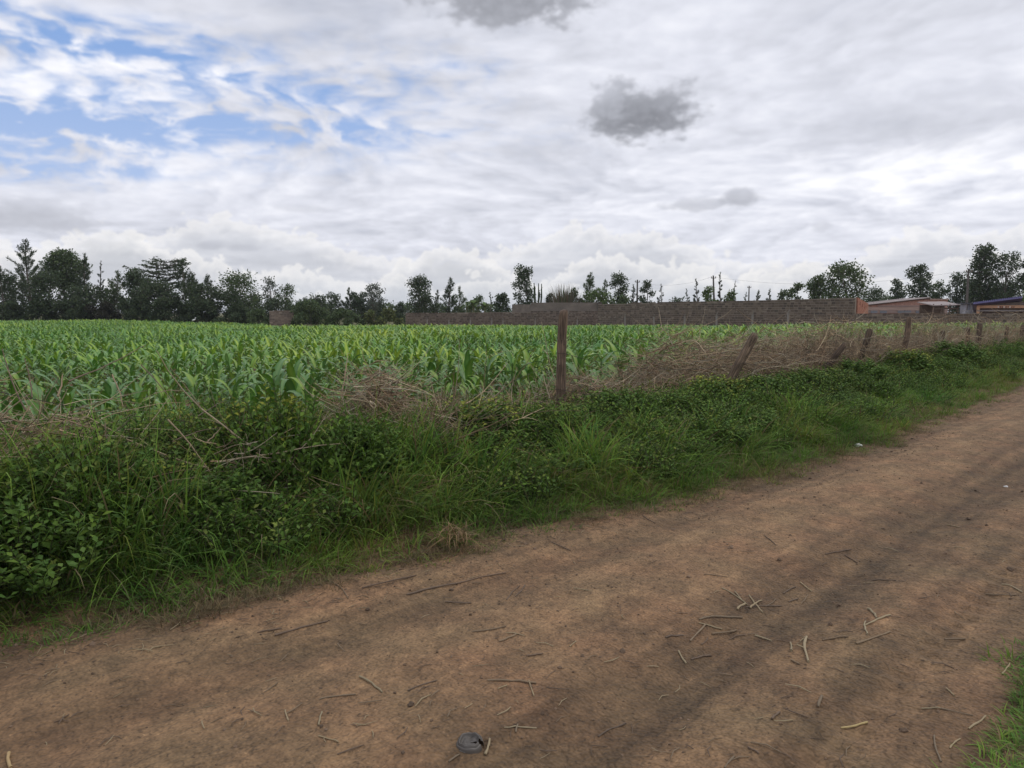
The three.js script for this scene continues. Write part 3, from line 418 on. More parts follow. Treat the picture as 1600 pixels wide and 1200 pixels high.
const TREES = [
  // the dark stand at the left
  [6, 416, 46, 100, 'conifer', CT, 'feathery casuarina cut by the left frame edge', DK, { clear: .12 }],
  [48, 374, 62, 100, 'conifer', CT, 'tallest feathery spire of the left stand', DK, { clear: .1, dens: 1.25 }],
  [103, 392, 66, 103, 'round', 'eucalyptus_tree', 'round-headed eucalyptus with sky showing below its crown', MD, { clear: .52, dens: 1.3, bark: [.2, .17, .15] }],
  [137, 396, 32, 101, 'conifer', CT, 'narrow dark spire right of the round-headed eucalyptus', DK, { clear: .1, dens: 1.3 }],
  [161, 407, 17, 104, 'sparse', 'sapling', 'thin pale nearly bare sapling in the left stand', GRY, { clear: .3, bark: [.25, .22, .2] }],
  [186, 424, 40, 100, 'conifer', CT, 'loose conifer with a pale trunk left of the flat-topped cedar', MD, { clear: .2, bark: [.25, .22, .18] }],
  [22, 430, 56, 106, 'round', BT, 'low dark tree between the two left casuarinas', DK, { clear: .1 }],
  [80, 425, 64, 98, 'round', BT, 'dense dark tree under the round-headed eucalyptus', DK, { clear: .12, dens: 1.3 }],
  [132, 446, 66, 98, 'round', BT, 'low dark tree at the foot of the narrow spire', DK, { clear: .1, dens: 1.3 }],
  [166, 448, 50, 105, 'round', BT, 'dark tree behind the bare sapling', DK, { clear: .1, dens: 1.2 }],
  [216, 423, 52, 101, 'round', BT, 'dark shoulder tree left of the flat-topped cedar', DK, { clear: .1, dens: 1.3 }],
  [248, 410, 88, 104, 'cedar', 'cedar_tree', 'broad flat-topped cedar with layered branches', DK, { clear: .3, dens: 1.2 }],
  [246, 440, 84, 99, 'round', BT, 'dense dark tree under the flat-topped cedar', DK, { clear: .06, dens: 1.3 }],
  [290, 408, 46, 100, 'conifer', CT, 'pointed dark conifer right of the flat-topped cedar', DK, { clear: .08, dens: 1.4 }],
  [304, 428, 40, 103, 'conifer', CT, 'shorter dark conifer behind the pointed one', DK, { clear: .08, dens: 1.3 }],
  [328, 430, 34, 100, 'conifer', CT, 'small dark conifer left of the airy round tree', DK, { clear: .08, dens: 1.3 }],
  [314, 444, 60, 98, 'round', BT, 'dark low tree filling between the conifers', DK, { clear: .06, dens: 1.3 }],
  [371, 426, 66, 100, 'round', BT, 'airy round tree at the right end of the left stand', MD, { clear: .28, dens: .8 }],
  [362, 456, 60, 98, 'round', BT, 'low dark tree under the airy round tree', DK, { clear: .06, dens: 1.3 }],
  // middle distance
  [404, 462, 42, 118, 'round', BT, 'low tree right of the left stand', DK, { clear: .1, dens: 1.2 }],
  [424, 434, 24, 122, 'column', 'poplar_tree', 'slender see-through poplar above the short brown wall', GRY, { clear: .3, dens: .55 }],
  [448, 445, 32, 120, 'round', BT, 'loose tree above the right end of the short brown wall', MD, { clear: .25, dens: .7 }],
  [432, 466, 52, 116, 'round', BT, 'dark low tree behind the short brown wall', DK, { clear: .05, dens: 1.3 }],
  [478, 466, 40, 122, 'round', BT, 'low tree behind the left end of the dark hedge', DK, { clear: .08, dens: 1.2 }],
  [500, 461, 44, 125, 'round', BT, 'domed dark tree behind the dark hedge', DK, { clear: .1, dens: 1.2 }],
  [524, 458, 32, 128, 'round', BT, 'small loose tree behind the middle of the hedge', DK, { clear: .1 }],
  [547, 450, 26, 128, 'conifer', CT, 'dark conifer behind the middle of the hedge', DK, { clear: .08, dens: 1.4 }],
  [564, 457, 34, 128, 'round', BT, 'dark tree left of the airy ball-shaped tree', DK, { clear: .08, dens: 1.3 }],
  [583, 443, 36, 125, 'round', BT, 'airy ball-shaped tree above the hedge gap', GRY, { clear: .34, dens: .6 }],
  [588, 470, 46, 128, 'round', BT, 'low dark tree behind the yellowish hedge', DK, { clear: .06, dens: 1.2 }],
  [624, 472, 26, 132, 'round', BT, 'small dark tree left of the low rubble wall', DK, { clear: .08, dens: 1.2 }],
  [656, 432, 46, 108, 'round', BT, 'bushy dark tree at the left end of the rubble wall', DK, { clear: .22, dens: 1.1, bark: [.28, .24, .2] }],
  [666, 462, 36, 110, 'round', BT, 'low dark tree behind the bushy one at the rubble wall', DK, { clear: .05, dens: 1.2 }],
  [683, 453, 20, 112, 'conifer', CT, 'small wispy conifer right of the bushy dark tree', DK, { clear: .1, dens: .9 }],
  [703, 434, 32, 108, 'conifer', CT, 'pointed conifer behind the middle of the rubble wall', DK, { clear: .08, dens: 1.1 }],
  [718, 448, 24, 112, 'conifer', CT, 'greener conifer beside the pointed one', MD, { clear: .06 }],
  [742, 464, 46, 104, 'banana', 'banana_plant', 'light green banana clump behind the rubble wall', LG, {}],
  [748, 462, 30, 114, 'round', BT, 'leafy tree behind the banana clump', MD, { clear: .1 }],
  [766, 457, 12, 116, 'sparse', CT, 'thin dark wisp of a conifer right of the bananas', DK, { clear: .1, dens: 2 }],
  [785, 459, 28, 106, 'round', BT, 'small dark two-stemmed tree at the plastered wall', DK, { clear: .38, dens: 1.4 }],
  [822, 416, 34, 108, 'column', 'eucalyptus_tree', 'dense dark column-shaped tree above the plastered wall', DK, { clear: .14, dens: 1.25 }],
  [841, 441, 16, 106, 'candelabra', 'candelabra_tree', 'small candelabra tree with upright arms', DK, {}],
  [858, 459, 14, 108, 'round', SH, 'small dark shrub left of the dry reeds', DK, { clear: .05 }],
  [881, 439, 52, 107, 'reeds', 'reed_clump', 'dry brown reed clump above the plastered wall', MD, {}],
  [895, 452, 26, 109, 'round', BT, 'green shrub growing out of the dry reeds', MD, { clear: .05 }],
  [922, 426, 36, 108, 'conifer', CT, 'pointed green conifer right of the dry reeds', MD, { clear: .05, dens: 1.4 }],
  [932, 452, 54, 104, 'round', SH, 'lighter green shrub above the wall corner', LG.map(v => v * .75), { clear: .03, dens: 1.2 }],
  [944, 438, 24, 106, 'conifer', CT, 'short green conifer above the wall corner', MD, { clear: .05, dens: 1.1 }],
  [966, 428, 32, 106, 'column', BT, 'upright grey green tree right of the wall corner', DK, { clear: .12, dens: 1.1 }],
  [972, 462, 34, 102, 'round', SH, 'drooping dark shrub under the upright grey green tree', MD, { clear: .03, dens: 1.2 }],
  [988, 444, 15, 108, 'conifer', CT, 'thin conifer just left of the weathered pole', DK, { clear: .08 }],
  [1010, 439, 26, 108, 'round', BT, 'round airy tree just right of the weathered pole', DK, { clear: .3, dens: .8 }],
  [1032, 444, 16, 110, 'sparse', CT, 'sparse young conifer right of the round airy tree', GRY, { clear: .06, dens: 1.6 }],
  [1060, 466, 40, 120, 'round', SH, 'low dark tree line above the tall wall', DK, { clear: .03 }],
  [1073, 450, 9, 112, 'sparse', CT, 'tiny thin conifer above the tall wall', DK, { clear: .05, dens: 2 }],
  [1088, 435, 15, 108, 'sparse', CT, 'pale feathery young conifer left of the tallest pole', GRY, { clear: .06, dens: 2.4 }],
  [1105, 449, 26, 104, 'round', SH, 'light green shrub left of the tallest pole', LG.map(v => v * .8), { clear: .03 }],
  [1125, 426, 12, 106, 'sparse', CT, 'tall thin dark conifer right of the tallest pole', DK, { clear: .1, dens: 3 }],
  [1139, 455, 30, 106, 'round', SH, 'light green shrub right of the tallest pole', LG.map(v => v * .7), { clear: .03 }],
  [1147, 440, 9, 106, 'sparse', CT, 'thin wispy conifer rising from the light green shrub', GRY, { clear: .1, dens: 2.5 }],
  [1164, 456, 8, 112, 'sparse', CT, 'tiny conifer left of the small distant pole', DK, { clear: .05, dens: 2 }],
  [1183, 453, 14, 110, 'conifer', CT, 'small dark conifer right of the small distant pole', DK, { clear: .05 }],
  [1200, 452, 10, 110, 'conifer', CT, 'lone thin dark conifer above the tall wall', DK, { clear: .05, dens: 1.5 }],
  [1222, 455, 22, 100, 'round', BT, 'small tree at the left of the right-hand clump', MD, { clear: .1 }],
  [1243, 443, 32, 96, 'round', BT, 'rounded tree left of the large dense clump', MD, { clear: .15 }],
  [1276, 432, 44, 92, 'round', BT, 'dense tree left of the largest rounded tree', MD, { clear: .06, dens: 1.3 }],
  [1318, 411, 68, 90, 'round', BT, 'largest rounded tree above the end of the tall wall', MD, { clear: .06, dens: 1.4 }],
  [1366, 450, 44, 125, 'round', BT, 'distant bluish tree above the orange end wall', DK, { clear: .05 }],
  [1401, 436, 34, 115, 'round', BT, 'distant bluish tree above the brick house roof', DK, { clear: .08, dens: 1.2 }],
  [1435, 414, 42, 104, 'round', BT, 'tall dark tree above the brick house', DK, { clear: .14, dens: 1.3 }],
  [1464, 440, 36, 106, 'round', BT, 'greener tree right of the tall dark one', MD, { clear: .06, dens: 1.1 }],
  [1494, 427, 44, 104, 'round', BT, 'loose tree above the lean-to', DK, { clear: .12, dens: .9 }],
  [1529, 383, 46, 98, 'round', BT, 'tallest tree at the right with a rounded dark head', DK, { clear: .30, dens: 1.2 }],
  [1520, 440, 60, 102, 'round', BT, 'low dark tree behind the kiosk', DK, { clear: .05, dens: 1.2 }],
  [1571, 395, 52, 96, 'round', BT, 'broad open tree above the shop roof', DK, { clear: .16, dens: .85 }],
  [1562, 440, 60, 101, 'round', BT, 'low dark tree behind the shop roof', DK, { clear: .05, dens: 1.2 }],
  [1604, 404, 36, 95, 'round', BT, 'dark tree cut by the right frame edge', DK, { clear: .12, dens: 1.2 }],
  [1602, 452, 30, 80, 'round', SH, 'light green shrub at the right end of the shop roof', LG, { clear: .03 }],
  ...[[470, 478, 60], [512, 474, 70], [556, 472, 70], [606, 474, 64], [640, 474, 56], [690, 475, 60], [726, 477, 56], [770, 476, 60], [812, 478, 56], [1058, 476, 60], [1150, 474, 56], [1205, 472, 60], [1352, 466, 60], [1390, 462, 60]].map(([x, y, w], i) => [x, y, w, 165, 'round', 'distant_tree', `low tree, number ${['one', 'two', 'three', 'four', 'five', 'six', 'seven', 'eight', 'nine', 'ten', 'eleven', 'twelve', 'thirteen', 'fourteen'][i]} from the left of the farthest tree line`, MD, { clear: .04, dens: .35, leaf: 1.6 }]),
];
TREES.forEach(([x, top, w, D, type, name, label, col, o], i) => growTree({ x, top, w, D, type, name, label, col, seed: 1000 + i * 13, group: 'trees beyond the field', ...o }));
// hedges and the dark undergrowth along the far edge of the field
for (const [i, [x, top, w, D, label, col]] of [
  [484, 471, 66, 97, 'tall dark hedge bush beside the short brown wall', MD], [536, 485, 92, 95, 'long low dark hedge in the middle of the field edge', MD], [604, 484, 80, 95, 'yellow green clipped hedge left of the rubble wall', [.13, .155, .05]],
  [14, 472, 60, 97, 'undergrowth bush at the left frame edge', DK], [62, 470, 60, 97, 'undergrowth below the tallest left spire', DK], [110, 470, 64, 97, 'undergrowth below the eucalyptus', DK], [160, 474, 64, 97, 'undergrowth below the bare sapling', [.045, .044, .026]],
  [214, 468, 66, 97, 'undergrowth left of the cedar trunk', DK], [264, 466, 66, 97, 'undergrowth right of the cedar trunk', DK], [318, 470, 64, 97, 'undergrowth below the small conifers', DK], [372, 476, 64, 97, 'undergrowth below the airy round tree', DK], [404, 484, 40, 96, 'small bush left of the short brown wall', MD]].entries())
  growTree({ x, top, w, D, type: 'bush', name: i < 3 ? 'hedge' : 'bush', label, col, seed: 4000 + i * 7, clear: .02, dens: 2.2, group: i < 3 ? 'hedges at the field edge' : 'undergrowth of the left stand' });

// ------------------------------------------------------------------ maize
const maizeMat = leafMat({ roughness: .42, transmission: .36, specularIntensity: .65 });
const GREENS = [[.125, .295, .044], [.090, .240, .050], [.175, .340, .046], [.110, .260, .072]];
function maizeLeaf(mb, r, h, az, len, wid, el0, droop, segs, col) {
  let x = .012 * Math.cos(az), y = h, z = .012 * Math.sin(az), e = el0, a = az; let prev = null; const tw = (r() - .5) * .9, ph = r() * 6;
  const rib = [col[0] * 1.9 + .02, col[1] * 1.35 + .02, col[2] * 1.7 + .01];
  for (let k = 0; k <= segs; k++) {
    const t = k / segs, w = wid * (t < .25 ? .55 + 1.8 * t : Math.pow(1 - (t - .25) / .75, .75)) / 2 + .001, roll = tw * t, sx = -Math.sin(a), sz = Math.cos(a);
    const wav = .16 * w * Math.sin(t * 17 + ph), up = .34 * w * (1 - .5 * t);
    const ux = -Math.cos(a) * Math.sin(e), uy = Math.cos(e), uz = -Math.sin(a) * Math.sin(e);
    const L = (s, q) => mb.v(x + s * w * (sx * Math.cos(roll) + ux * Math.sin(roll)) + ux * q, y + s * w * uy * Math.sin(roll) + uy * q, z + s * w * (sz * Math.cos(roll) + uz * Math.sin(roll)) + uz * q, col);
    const ring = [L(1, up + wav), mb.v(x, y, z, rib), L(-1, up - wav)];
    if (prev) { mb.quad(prev[0], ring[0], ring[1], prev[1]); mb.quad(prev[1], ring[1], ring[2], prev[2]); } prev = ring;
    const st = len / segs; x += Math.cos(a) * Math.cos(e) * st; z += Math.sin(a) * Math.cos(e) * st; y += Math.sin(e) * st; e -= droop / segs * (t < .25 ? .4 : 1.25); a += (r() - .5) * .12;
  }
}
function maizePlan(seed) { const r = rng(seed), n = 8, out = []; const az0 = r() * 6.283; for (let k = 0; k < n; k++) { const f = k / (n - 1); out.push({ h: .07 + .36 * f, az: az0 + k * Math.PI + (r() - .5) * 1.2, len: (.27 + .20 * Math.sin(Math.PI * (.2 + .65 * f))) * (.8 + .45 * r()), wid: (.064 + .032 * Math.sin(Math.PI * (.2 + .65 * f))) * (.9 + .3 * r()), el: .50 + .72 * f + (r() - .5) * .5, droop: 2.6 - .9 * f + (r() - .5) * 1.3, seed: Math.floor(r() * 1e6), col: GREENS[Math.floor(r() * 4)] }); } return out; }
const maizeNear = [], maizeFar = [];
for (let v = 0; v < 7; v++) {
  const plan = maizePlan(600 + v), g = new THREE.Group(), st = new MB(); st.tube([V3(0, -.05, 0), V3(.004, .2, 0), V3(0, .46, .004)], [.018, .015, .008], 6, [.15, .24, .08]);
  part('stalk', st.geo(), maizeMat, g);
  for (const l of plan) { const mb = new MB(); maizeLeaf(mb, rng(l.seed), l.h, l.az, l.len, l.wid, l.el, l.droop, 9, l.col); part('leaf', mb.geo(), maizeMat, g); }
  maizeNear.push(g);
  const far = new MB(); for (const l of plan) maizeLeaf(far, rng(l.seed), l.h, l.az, l.len, l.wid * 1.1, l.el, l.droop, 5, l.col); far.tube([V3(0, -.05, 0), V3(0, .4, 0)], [.018, .01], 4, [.10, .17, .06], false); maizeFar.push(far.geo());
}
{
  const r = rng(2024), spots = [], limit = px => px < 420 ? 95 : px < 936 ? 88 : px < 1336 ? 1 / interp([[936, 1 / 82], [1336, 1 / 58]], px) : 54;
  const ang = .30, ca = Math.cos(ang), sa = Math.sin(ang);
  for (let i = -250; i < 250; i++) for (let j = -400; j < 400; j++) {
    const jx = i * .62 + (r() - .5) * .2, jz = j * .31 + (r() - .5) * .16, k1 = r(), k2 = r(), k3 = r(), k4 = r();
    const x = jx * ca - jz * sa, z = -55 + jx * sa + jz * ca; if (z > -2) continue;
    const D = -z, u = uOf(x, z), s = sOf(x, z), px = 800 + F * x / D; if (u < 6.75 + .3 * noise(s * .8, 2) || px < -320 || px > 1900 || D > limit(px) - 1 || k1 < .05) continue;
    const nz = fbm(x * .11, z * .11, 3); const sc = (.60 + .46 * k2 + .42 * nz) * (nz < -.24 ? .75 : 1) * interp([[7, .78], [14, .86], [30, .95], [60, 1]], D);
    spots.push({ x, z, D, px, rot: k3 * 6.283, sc: clamp(sc, .38, 1.15), v: Math.floor(k4 * 7), tint: nz, k: k2 });
  }
  // larger plants standing out behind the bank
  for (const [px, D, sc] of [[425, 8.3, 1.22], [455, 8.6, 1.12], [480, 8.9, 1.0], [612, 9.4, 1.2], [628, 9.2, 1.15], [730, 10.2, 1.2], [760, 10.6, 1.28], [800, 10.9, 1.32], [828, 11.2, 1.2], [905, 11.6, 1.2], [940, 12.2, 1.32], [968, 12.4, 1.3], [1000, 12.9, 1.22], [60, 6.6, 1.0], [90, 6.9, 1.05], [20, 6.8, .95], [165, 7.4, .95], [300, 8.2, 1.0], [345, 8.0, .95]]) { const p = pix(px, 500, D); spots.push({ x: p.x, z: p.z, D, px, rot: r() * 6.283, sc, v: Math.floor(r() * 7), tint: 0, k: .5 }); }
  spots.sort((a, b) => Math.hypot(a.x, a.z) - Math.hypot(b.x, b.z));
  let own = 0; const rest = [];
  for (const p of spots) {
    if (own < 300 && p.px > -20 && p.px < 1620) {
      own++; const g = maizeNear[p.v].clone(); g.name = numbered('maize_plant'); g.position.set(p.x, groundY(p.x, p.z), p.z); g.rotation.y = p.rot; g.scale.setScalar(p.sc); scene.add(shadows(g));
      tag(g, 'young green maize plant in the front rows of the field', 'maize', 'maize plants in the front rows');
    } else rest.push(p);
  }
  const field = new THREE.Group(); field.name = 'maize_field'; scene.add(field); tag(field, 'green mass of young maize covering the field behind the front rows', 'maize', null, 'stuff');
  const M = new THREE.Matrix4(), Q = new THREE.Quaternion(), E = new THREE.Euler(), C = new THREE.Color();
  for (let v = 0; v < 7; v++) {
    const list = rest.filter(p => p.v === v), im = new THREE.InstancedMesh(maizeFar[v], maizeMat, list.length); im.name = 'maize_foliage'; im.userData.kind = 'stuff'; im.castShadow = im.receiveShadow = true;
    list.forEach((p, i) => { E.set((p.k - .5) * .2, p.rot, (p.tint) * .2); Q.setFromEuler(E); M.compose(V3(p.x, groundY(p.x, p.z), p.z), Q, V3(p.sc, p.sc, p.sc)); im.setMatrixAt(i, M); const k = .98 + .3 * p.k + .5 * p.tint; im.setColorAt(i, C.setRGB(k * (1 + .5 * p.tint), k, k * .9)); });
    field.add(im);
  }
  console.log('maize', spots.length);
}

// ------------------------------------------------------------------ the bank: grass, weeds, dead brush
const grassMat = leafMat({ roughness: .85, transmission: .38, specularIntensity: .2 });
function clump(seed, n, rad, len, wid, cols, dry = .06) {
  const r = rng(seed), mb = new MB();
  for (let k = 0; k < n; k++) { const a = r() * 6.283, R = rad * Math.sqrt(r()), d = r() < dry; mb.blade(Math.cos(a) * R, -.03, Math.sin(a) * R, a + (r() - .5) * 2.2, len * (.5 + .6 * r()), wid * (.7 + .6 * r()), 1.45 - .55 * r(), (.6 + 1.7 * r()), 5, d ? jit([.24, .19, .10], r) : jit(cols[Math.floor(r() * cols.length)], r, .22)); }
  return mb.geo();
}
const GRASS = [[.140, .255, .040], [.108, .212, .042], [.180, .298, .046], [.215, .272, .055]];
const longG = [0, 1, 2].map(k => clump(50 + k, 26, .10, .50, .0085, GRASS)), midG = [0, 1, 2].map(k => clump(60 + k, 26, .09, .27, .0065, GRASS, .1)), shortG = [0, 1, 2].map(k => clump(70 + k, 30, .09, .10, .0048, GRASS, .25)), dryG = [0, 1].map(k => clump(80 + k, 24, .09, .17, .005, [[.26, .20, .11], [.20, .15, .085], [.13, .12, .05]], .3));
const lawnG = [0, 1].map(k => clump(90 + k, 34, .08, .085, .0045, [[.12, .25, .05], [.11, .22, .045], [.18, .28, .06]], .10));
const weedMat = leafMat({ roughness: .75, transmission: .34, specularIntensity: .28 });
function sprig(mb, r, base, dir, len, n, ls, cols, topCol) {   // a leafy stem with opposite leaves
  const end = base.clone().addScaledVector(dir, len); const bend = V3(r() - .5, .2 * r(), r() - .5).multiplyScalar(len * .3); const at = t => base.clone().lerp(end, t).addScaledVector(bend, t * t);
  mb.tube([at(0), at(.5), at(1)], [.0035, .0028, .0015], 3, [.07, .075, .035], false);
  for (let k = 0; k < n; k++) { const t = .15 + .85 * k / (n - 1), p = at(t), a = k * 2.4 + r(), d = V3(Math.cos(a), .15 + .35 * r(), Math.sin(a)).addScaledVector(dir, .35).normalize(), nor = V3(0, 1, 0).addScaledVector(randDir(r), .45).normalize(); const c = topCol && t > .72 ? topCol : cols[Math.floor(r() * cols.length)]; mb.leaf(p, d, nor, ls * (1.15 - .45 * t) * (.75 + .5 * r()), ls * .56 * (1.15 - .4 * t), jit(c, r, .22)); }
}
const WEED = [[.118, .215, .036], [.092, .175, .034], [.165, .268, .040], [.122, .200, .045]];
function weedBush(seed, W, H, ls, topCol, n = 120) {
  const r = rng(seed), mb = new MB();
  for (let k = 0; k < n; k++) { const a = r() * 6.283, R = Math.sqrt(r()), x = Math.cos(a) * R * W / 2, z = Math.sin(a) * R * W / 2, y = H * .55 * (1 - R * R * .6) * r(); const d = V3(Math.cos(a) * R * .9, .75 + .3 * r(), Math.sin(a) * R * .9).addScaledVector(randDir(r), .35).normalize(); sprig(mb, r, V3(x * .75, y - .03, z * .75), d, H * (.35 + .35 * r()) * (1 - .35 * R), 11, ls, WEED, r() < .6 ? topCol : null); }
  return mb.geo();
}
const YEL = [.30, .33, .05], YEL2 = [.19, .25, .048];
const bushGeos = [weedBush(301, 1, .7, .065, null), weedBush(302, 1, .7, .05, YEL2), weedBush(303, 1, .7, .075, null), weedBush(304, 1, .6, .045, YEL), weedBush(305, 1.1, .55, .055, YEL2)];
function bramble(seed, ls, topCol) {   // a rounded mound: leafy shoots standing out of a lumpy dome
  const r = rng(seed), mb = new MB();
  for (let k = 0; k < 230; k++) { const a = r() * 6.283, ph = Math.acos(r() * .97), lump = 1 + .28 * noise(Math.cos(a) * 1.7 + seed, Math.sin(a) * 1.7 + ph), d = V3(Math.cos(a) * Math.sin(ph), Math.cos(ph), Math.sin(a) * Math.sin(ph)), R = (.36 + .10 * r()) * lump; const b = d.clone().multiplyScalar(R * .72).multiply(V3(1, 1.1, 1)); sprig(mb, r, b, d.clone().add(V3(0, .35, 0)).addScaledVector(randDir(r), .5).normalize(), .10 + .10 * r(), 9, ls, WEED, topCol && d.y > .55 && r() < .7 ? topCol : null); }
  return mb.geo();
}
const moundGeos = [bramble(331, .062, null), bramble(332, .055, YEL2), bramble(333, .060, YEL)];
const vegH = s => interp([[-2, .52], [2, .52], [3.2, .46], [4.2, .36], [6, .34], [9, .27], [14, .32], [20, .42], [30, .55], [60, .6]], s);
{
  const r = rng(88), lists = new Map(); const addI = (geo, mat, pos, rot, sc, tint) => { const key = geo.uuid; if (!lists.has(key)) lists.set(key, { geo, mat, items: [] }); lists.get(key).items.push([pos, rot, sc, tint]); };
  const verge = (name, label, cat) => { const g = new THREE.Group(); g.name = name; scene.add(g); tag(g, label, cat, null, 'stuff'); const M = new THREE.Matrix4(), Q = new THREE.Quaternion(), E = new THREE.Euler(), C = new THREE.Color(); let n = 0;
    for (const { geo, mat, items } of lists.values()) { const im = new THREE.InstancedMesh(geo, mat, items.length); im.name = name + '_clumps'; im.userData.kind = 'stuff'; im.castShadow = im.receiveShadow = true; items.forEach(([p, rot, sc, t], i) => { E.set(rot[0], rot[1], rot[2]); Q.setFromEuler(E); M.compose(p, Q, sc); im.setMatrixAt(i, M); im.setColorAt(i, C.setRGB(...t)); n++; }); g.add(im); } lists.clear(); console.log(name, n); };
  const at = (s, u) => { const p = su(s, u); p.y = gAt(p.x, p.z); return p; };
  // bank grass
  for (let k = 0; k < 15000; k++) {
    const near = k < 8200, s = near ? -1.5 + 11.5 * r() : 10 + 45 * Math.pow(r(), 1.6), e = edgeL(s), t = -.12 + 2.75 * r(), u = e + t, n = fbm(s * .9, u * 1.3 + 70, 3), tone = .85 + .35 * r() + .5 * n, yl = 1 + .5 * fbm(s * .6 + 30, u * .8, 2);
    const k2 = r(), p = at(s, u), rot = [(r() - .5) * .5, r() * 6.283, (r() - .5) * .5];
    if (t > 1.1 && k2 > .5 && s > 2.5) continue;
    if (t < .12) { if (k2 < .42 + n) addI(dryG[k % 2], grassMat, p, rot, V3(.8, .35 + .4 * r(), .8), [1, 1, 1]); else if (k2 < .66) addI(shortG[k % 3], grassMat, p, rot, V3(1, .6 + .5 * r(), 1), [tone * yl, tone, tone]); }
    else if (t < .5) { const g = k2 < .26 ? dryG[k % 2] : k2 < .66 ? shortG[k % 3] : midG[k % 3]; addI(g, grassMat, p, rot, V3(1.1, .55 + .6 * r(), 1.1), [tone * yl, tone, tone]); }
    else if (t < 1.6) { const g = k2 < .05 ? dryG[k % 2] : k2 < (t > 1 ? .80 : .66) + n ? midG[k % 3] : longG[k % 3]; const f = interp([[-2, 1.15], [2.5, 1.05], [5, .85], [12, .7], [60, .8]], s); addI(g, grassMat, p, rot, V3(1.15, (.7 + .5 * r()) * f, 1.15), [tone * yl, tone, tone]); }
    else if (k2 < .36) { const f = interp([[-2, 1.1], [3, 1], [6, .7], [60, .7]], s); addI(longG[k % 3], grassMat, p, rot, V3(1.1, (.6 + .5 * r()) * f, 1.1), [tone * yl, tone, tone]); }
  }
  // tall blades pushing up through the weeds
  for (let k = 0; k < 1500; k++) { const s = -1.5 + 12 * Math.pow(r(), 1.1), u = edgeL(s) + .7 + 1.7 * r(); if (fbm(s * 1.2 + 11, u * 1.4, 2) < .02 + .09 * sstep(3.5, 6, s) + .2 * sstep(1.3, 1.7, u - edgeL(s))) continue; const p = at(s, u), tone = .95 + .35 * r(); p.y += .10 * r(); addI(longG[k % 3], grassMat, p, [(r() - .5) * .6, r() * 6.283, (r() - .5) * .6], V3(1.3, (1.1 + .6 * r()) * interp([[0, 1.25], [3, 1.1], [6, .7], [14, .6]], s), 1.3), [tone, tone, tone]); }
  // grass between the fence and the maize
  for (let k = 0; k < 3600; k++) { const s = -2 + 40 * Math.pow(r(), 1.5), u = edgeL(s) + 2.4 + 1.5 * r(), p = at(s, u), tone = .9 + .3 * r(); addI(r() < .5 ? midG[k % 3] : longG[k % 3], grassMat, p, [(r() - .5) * .5, r() * 6.283, (r() - .5) * .5], V3(1.2, .6 + .5 * r(), 1.2), [tone * 1.15, tone, tone]); }
  verge('verge_grass', 'rank green grass covering the roadside bank', 'grass');
  // short turf on the near side of the road
  for (let k = 0; k < 7500; k++) { const s = 1.6 + 5.5 * r(), u = .95 - 1.5 * r(), d = edgeR(s) - u + .25 * fbm(s * 2.2, u * 2.2 + 33, 3); if (d < .06) continue; const p = at(s, u); if (Math.hypot(p.x, p.z) < .7) continue; const sparse = d < .20; if (sparse && r() < .6) continue; const tone = .95 + .3 * r() + .4 * fbm(s, u, 2); addI(sparse && r() < .22 ? shortG[k % 3] : lawnG[k % 2], grassMat, p, [(r() - .5) * .4, r() * 6.283, (r() - .5) * .4], V3(1.1, sparse ? .35 + .4 * r() : .75 + .5 * r(), 1.1), [tone, tone, tone]); }
  verge('turf', 'short bright green turf at the lower right road edge', 'grass');
  // low leafy ground cover woven through the grass
  const sp = [0, 1, 2, 3].map(k => { const q = rng(410 + k), mb = new MB(); for (let i = 0; i < 5; i++) sprig(mb, q, V3((q() - .5) * .12, 0, (q() - .5) * .12), V3(q() - .5, .8, q() - .5).normalize(), .16 + .12 * q(), 8, .042, WEED, k === 3 ? YEL2 : null); return mb.geo(); });
  for (let k = 0; k < 4200; k++) { const near = k < 2400, s = near ? -1.5 + 12 * r() : 10 + 40 * Math.pow(r(), 1.5), e = edgeL(s), t = .35 + 2.3 * r(), u = e + t, n = fbm(s * 1.1 + 90, u * 1.5, 3); if (n < .05 - .10 * sstep(.9, 2, t)) continue; const p = at(s, u), tone = .85 + .4 * r(); p.y += .02 + .12 * r() * sstep(.5, 1.6, t); const sc = .8 + .7 * r(); addI(sp[k % 4], weedMat, p, [(r() - .5) * .7, r() * 6.283, (r() - .5) * .7], V3(sc, sc, sc), [tone, tone, tone]); }
  // weeds low between the maize rows
  for (let k = 0; k < 3800; k++) { const D = 7 + 26 * Math.pow(r(), 1.3), px = -100 + 1800 * r(), q = pix(px, 500, D); if (uOf(q.x, q.z) < 6.7) continue; q.y = groundY(q.x, q.z); const sc = .7 + .7 * r(), tone = 1 + .5 * r(); addI(sp[k % 4], weedMat, q, [0, r() * 6.283, 0], V3(sc, sc * .8, sc), [tone * 1.1, tone, tone]); }
  verge('ground_cover', 'small leafy weeds woven through the grass and between the maize', 'weeds');
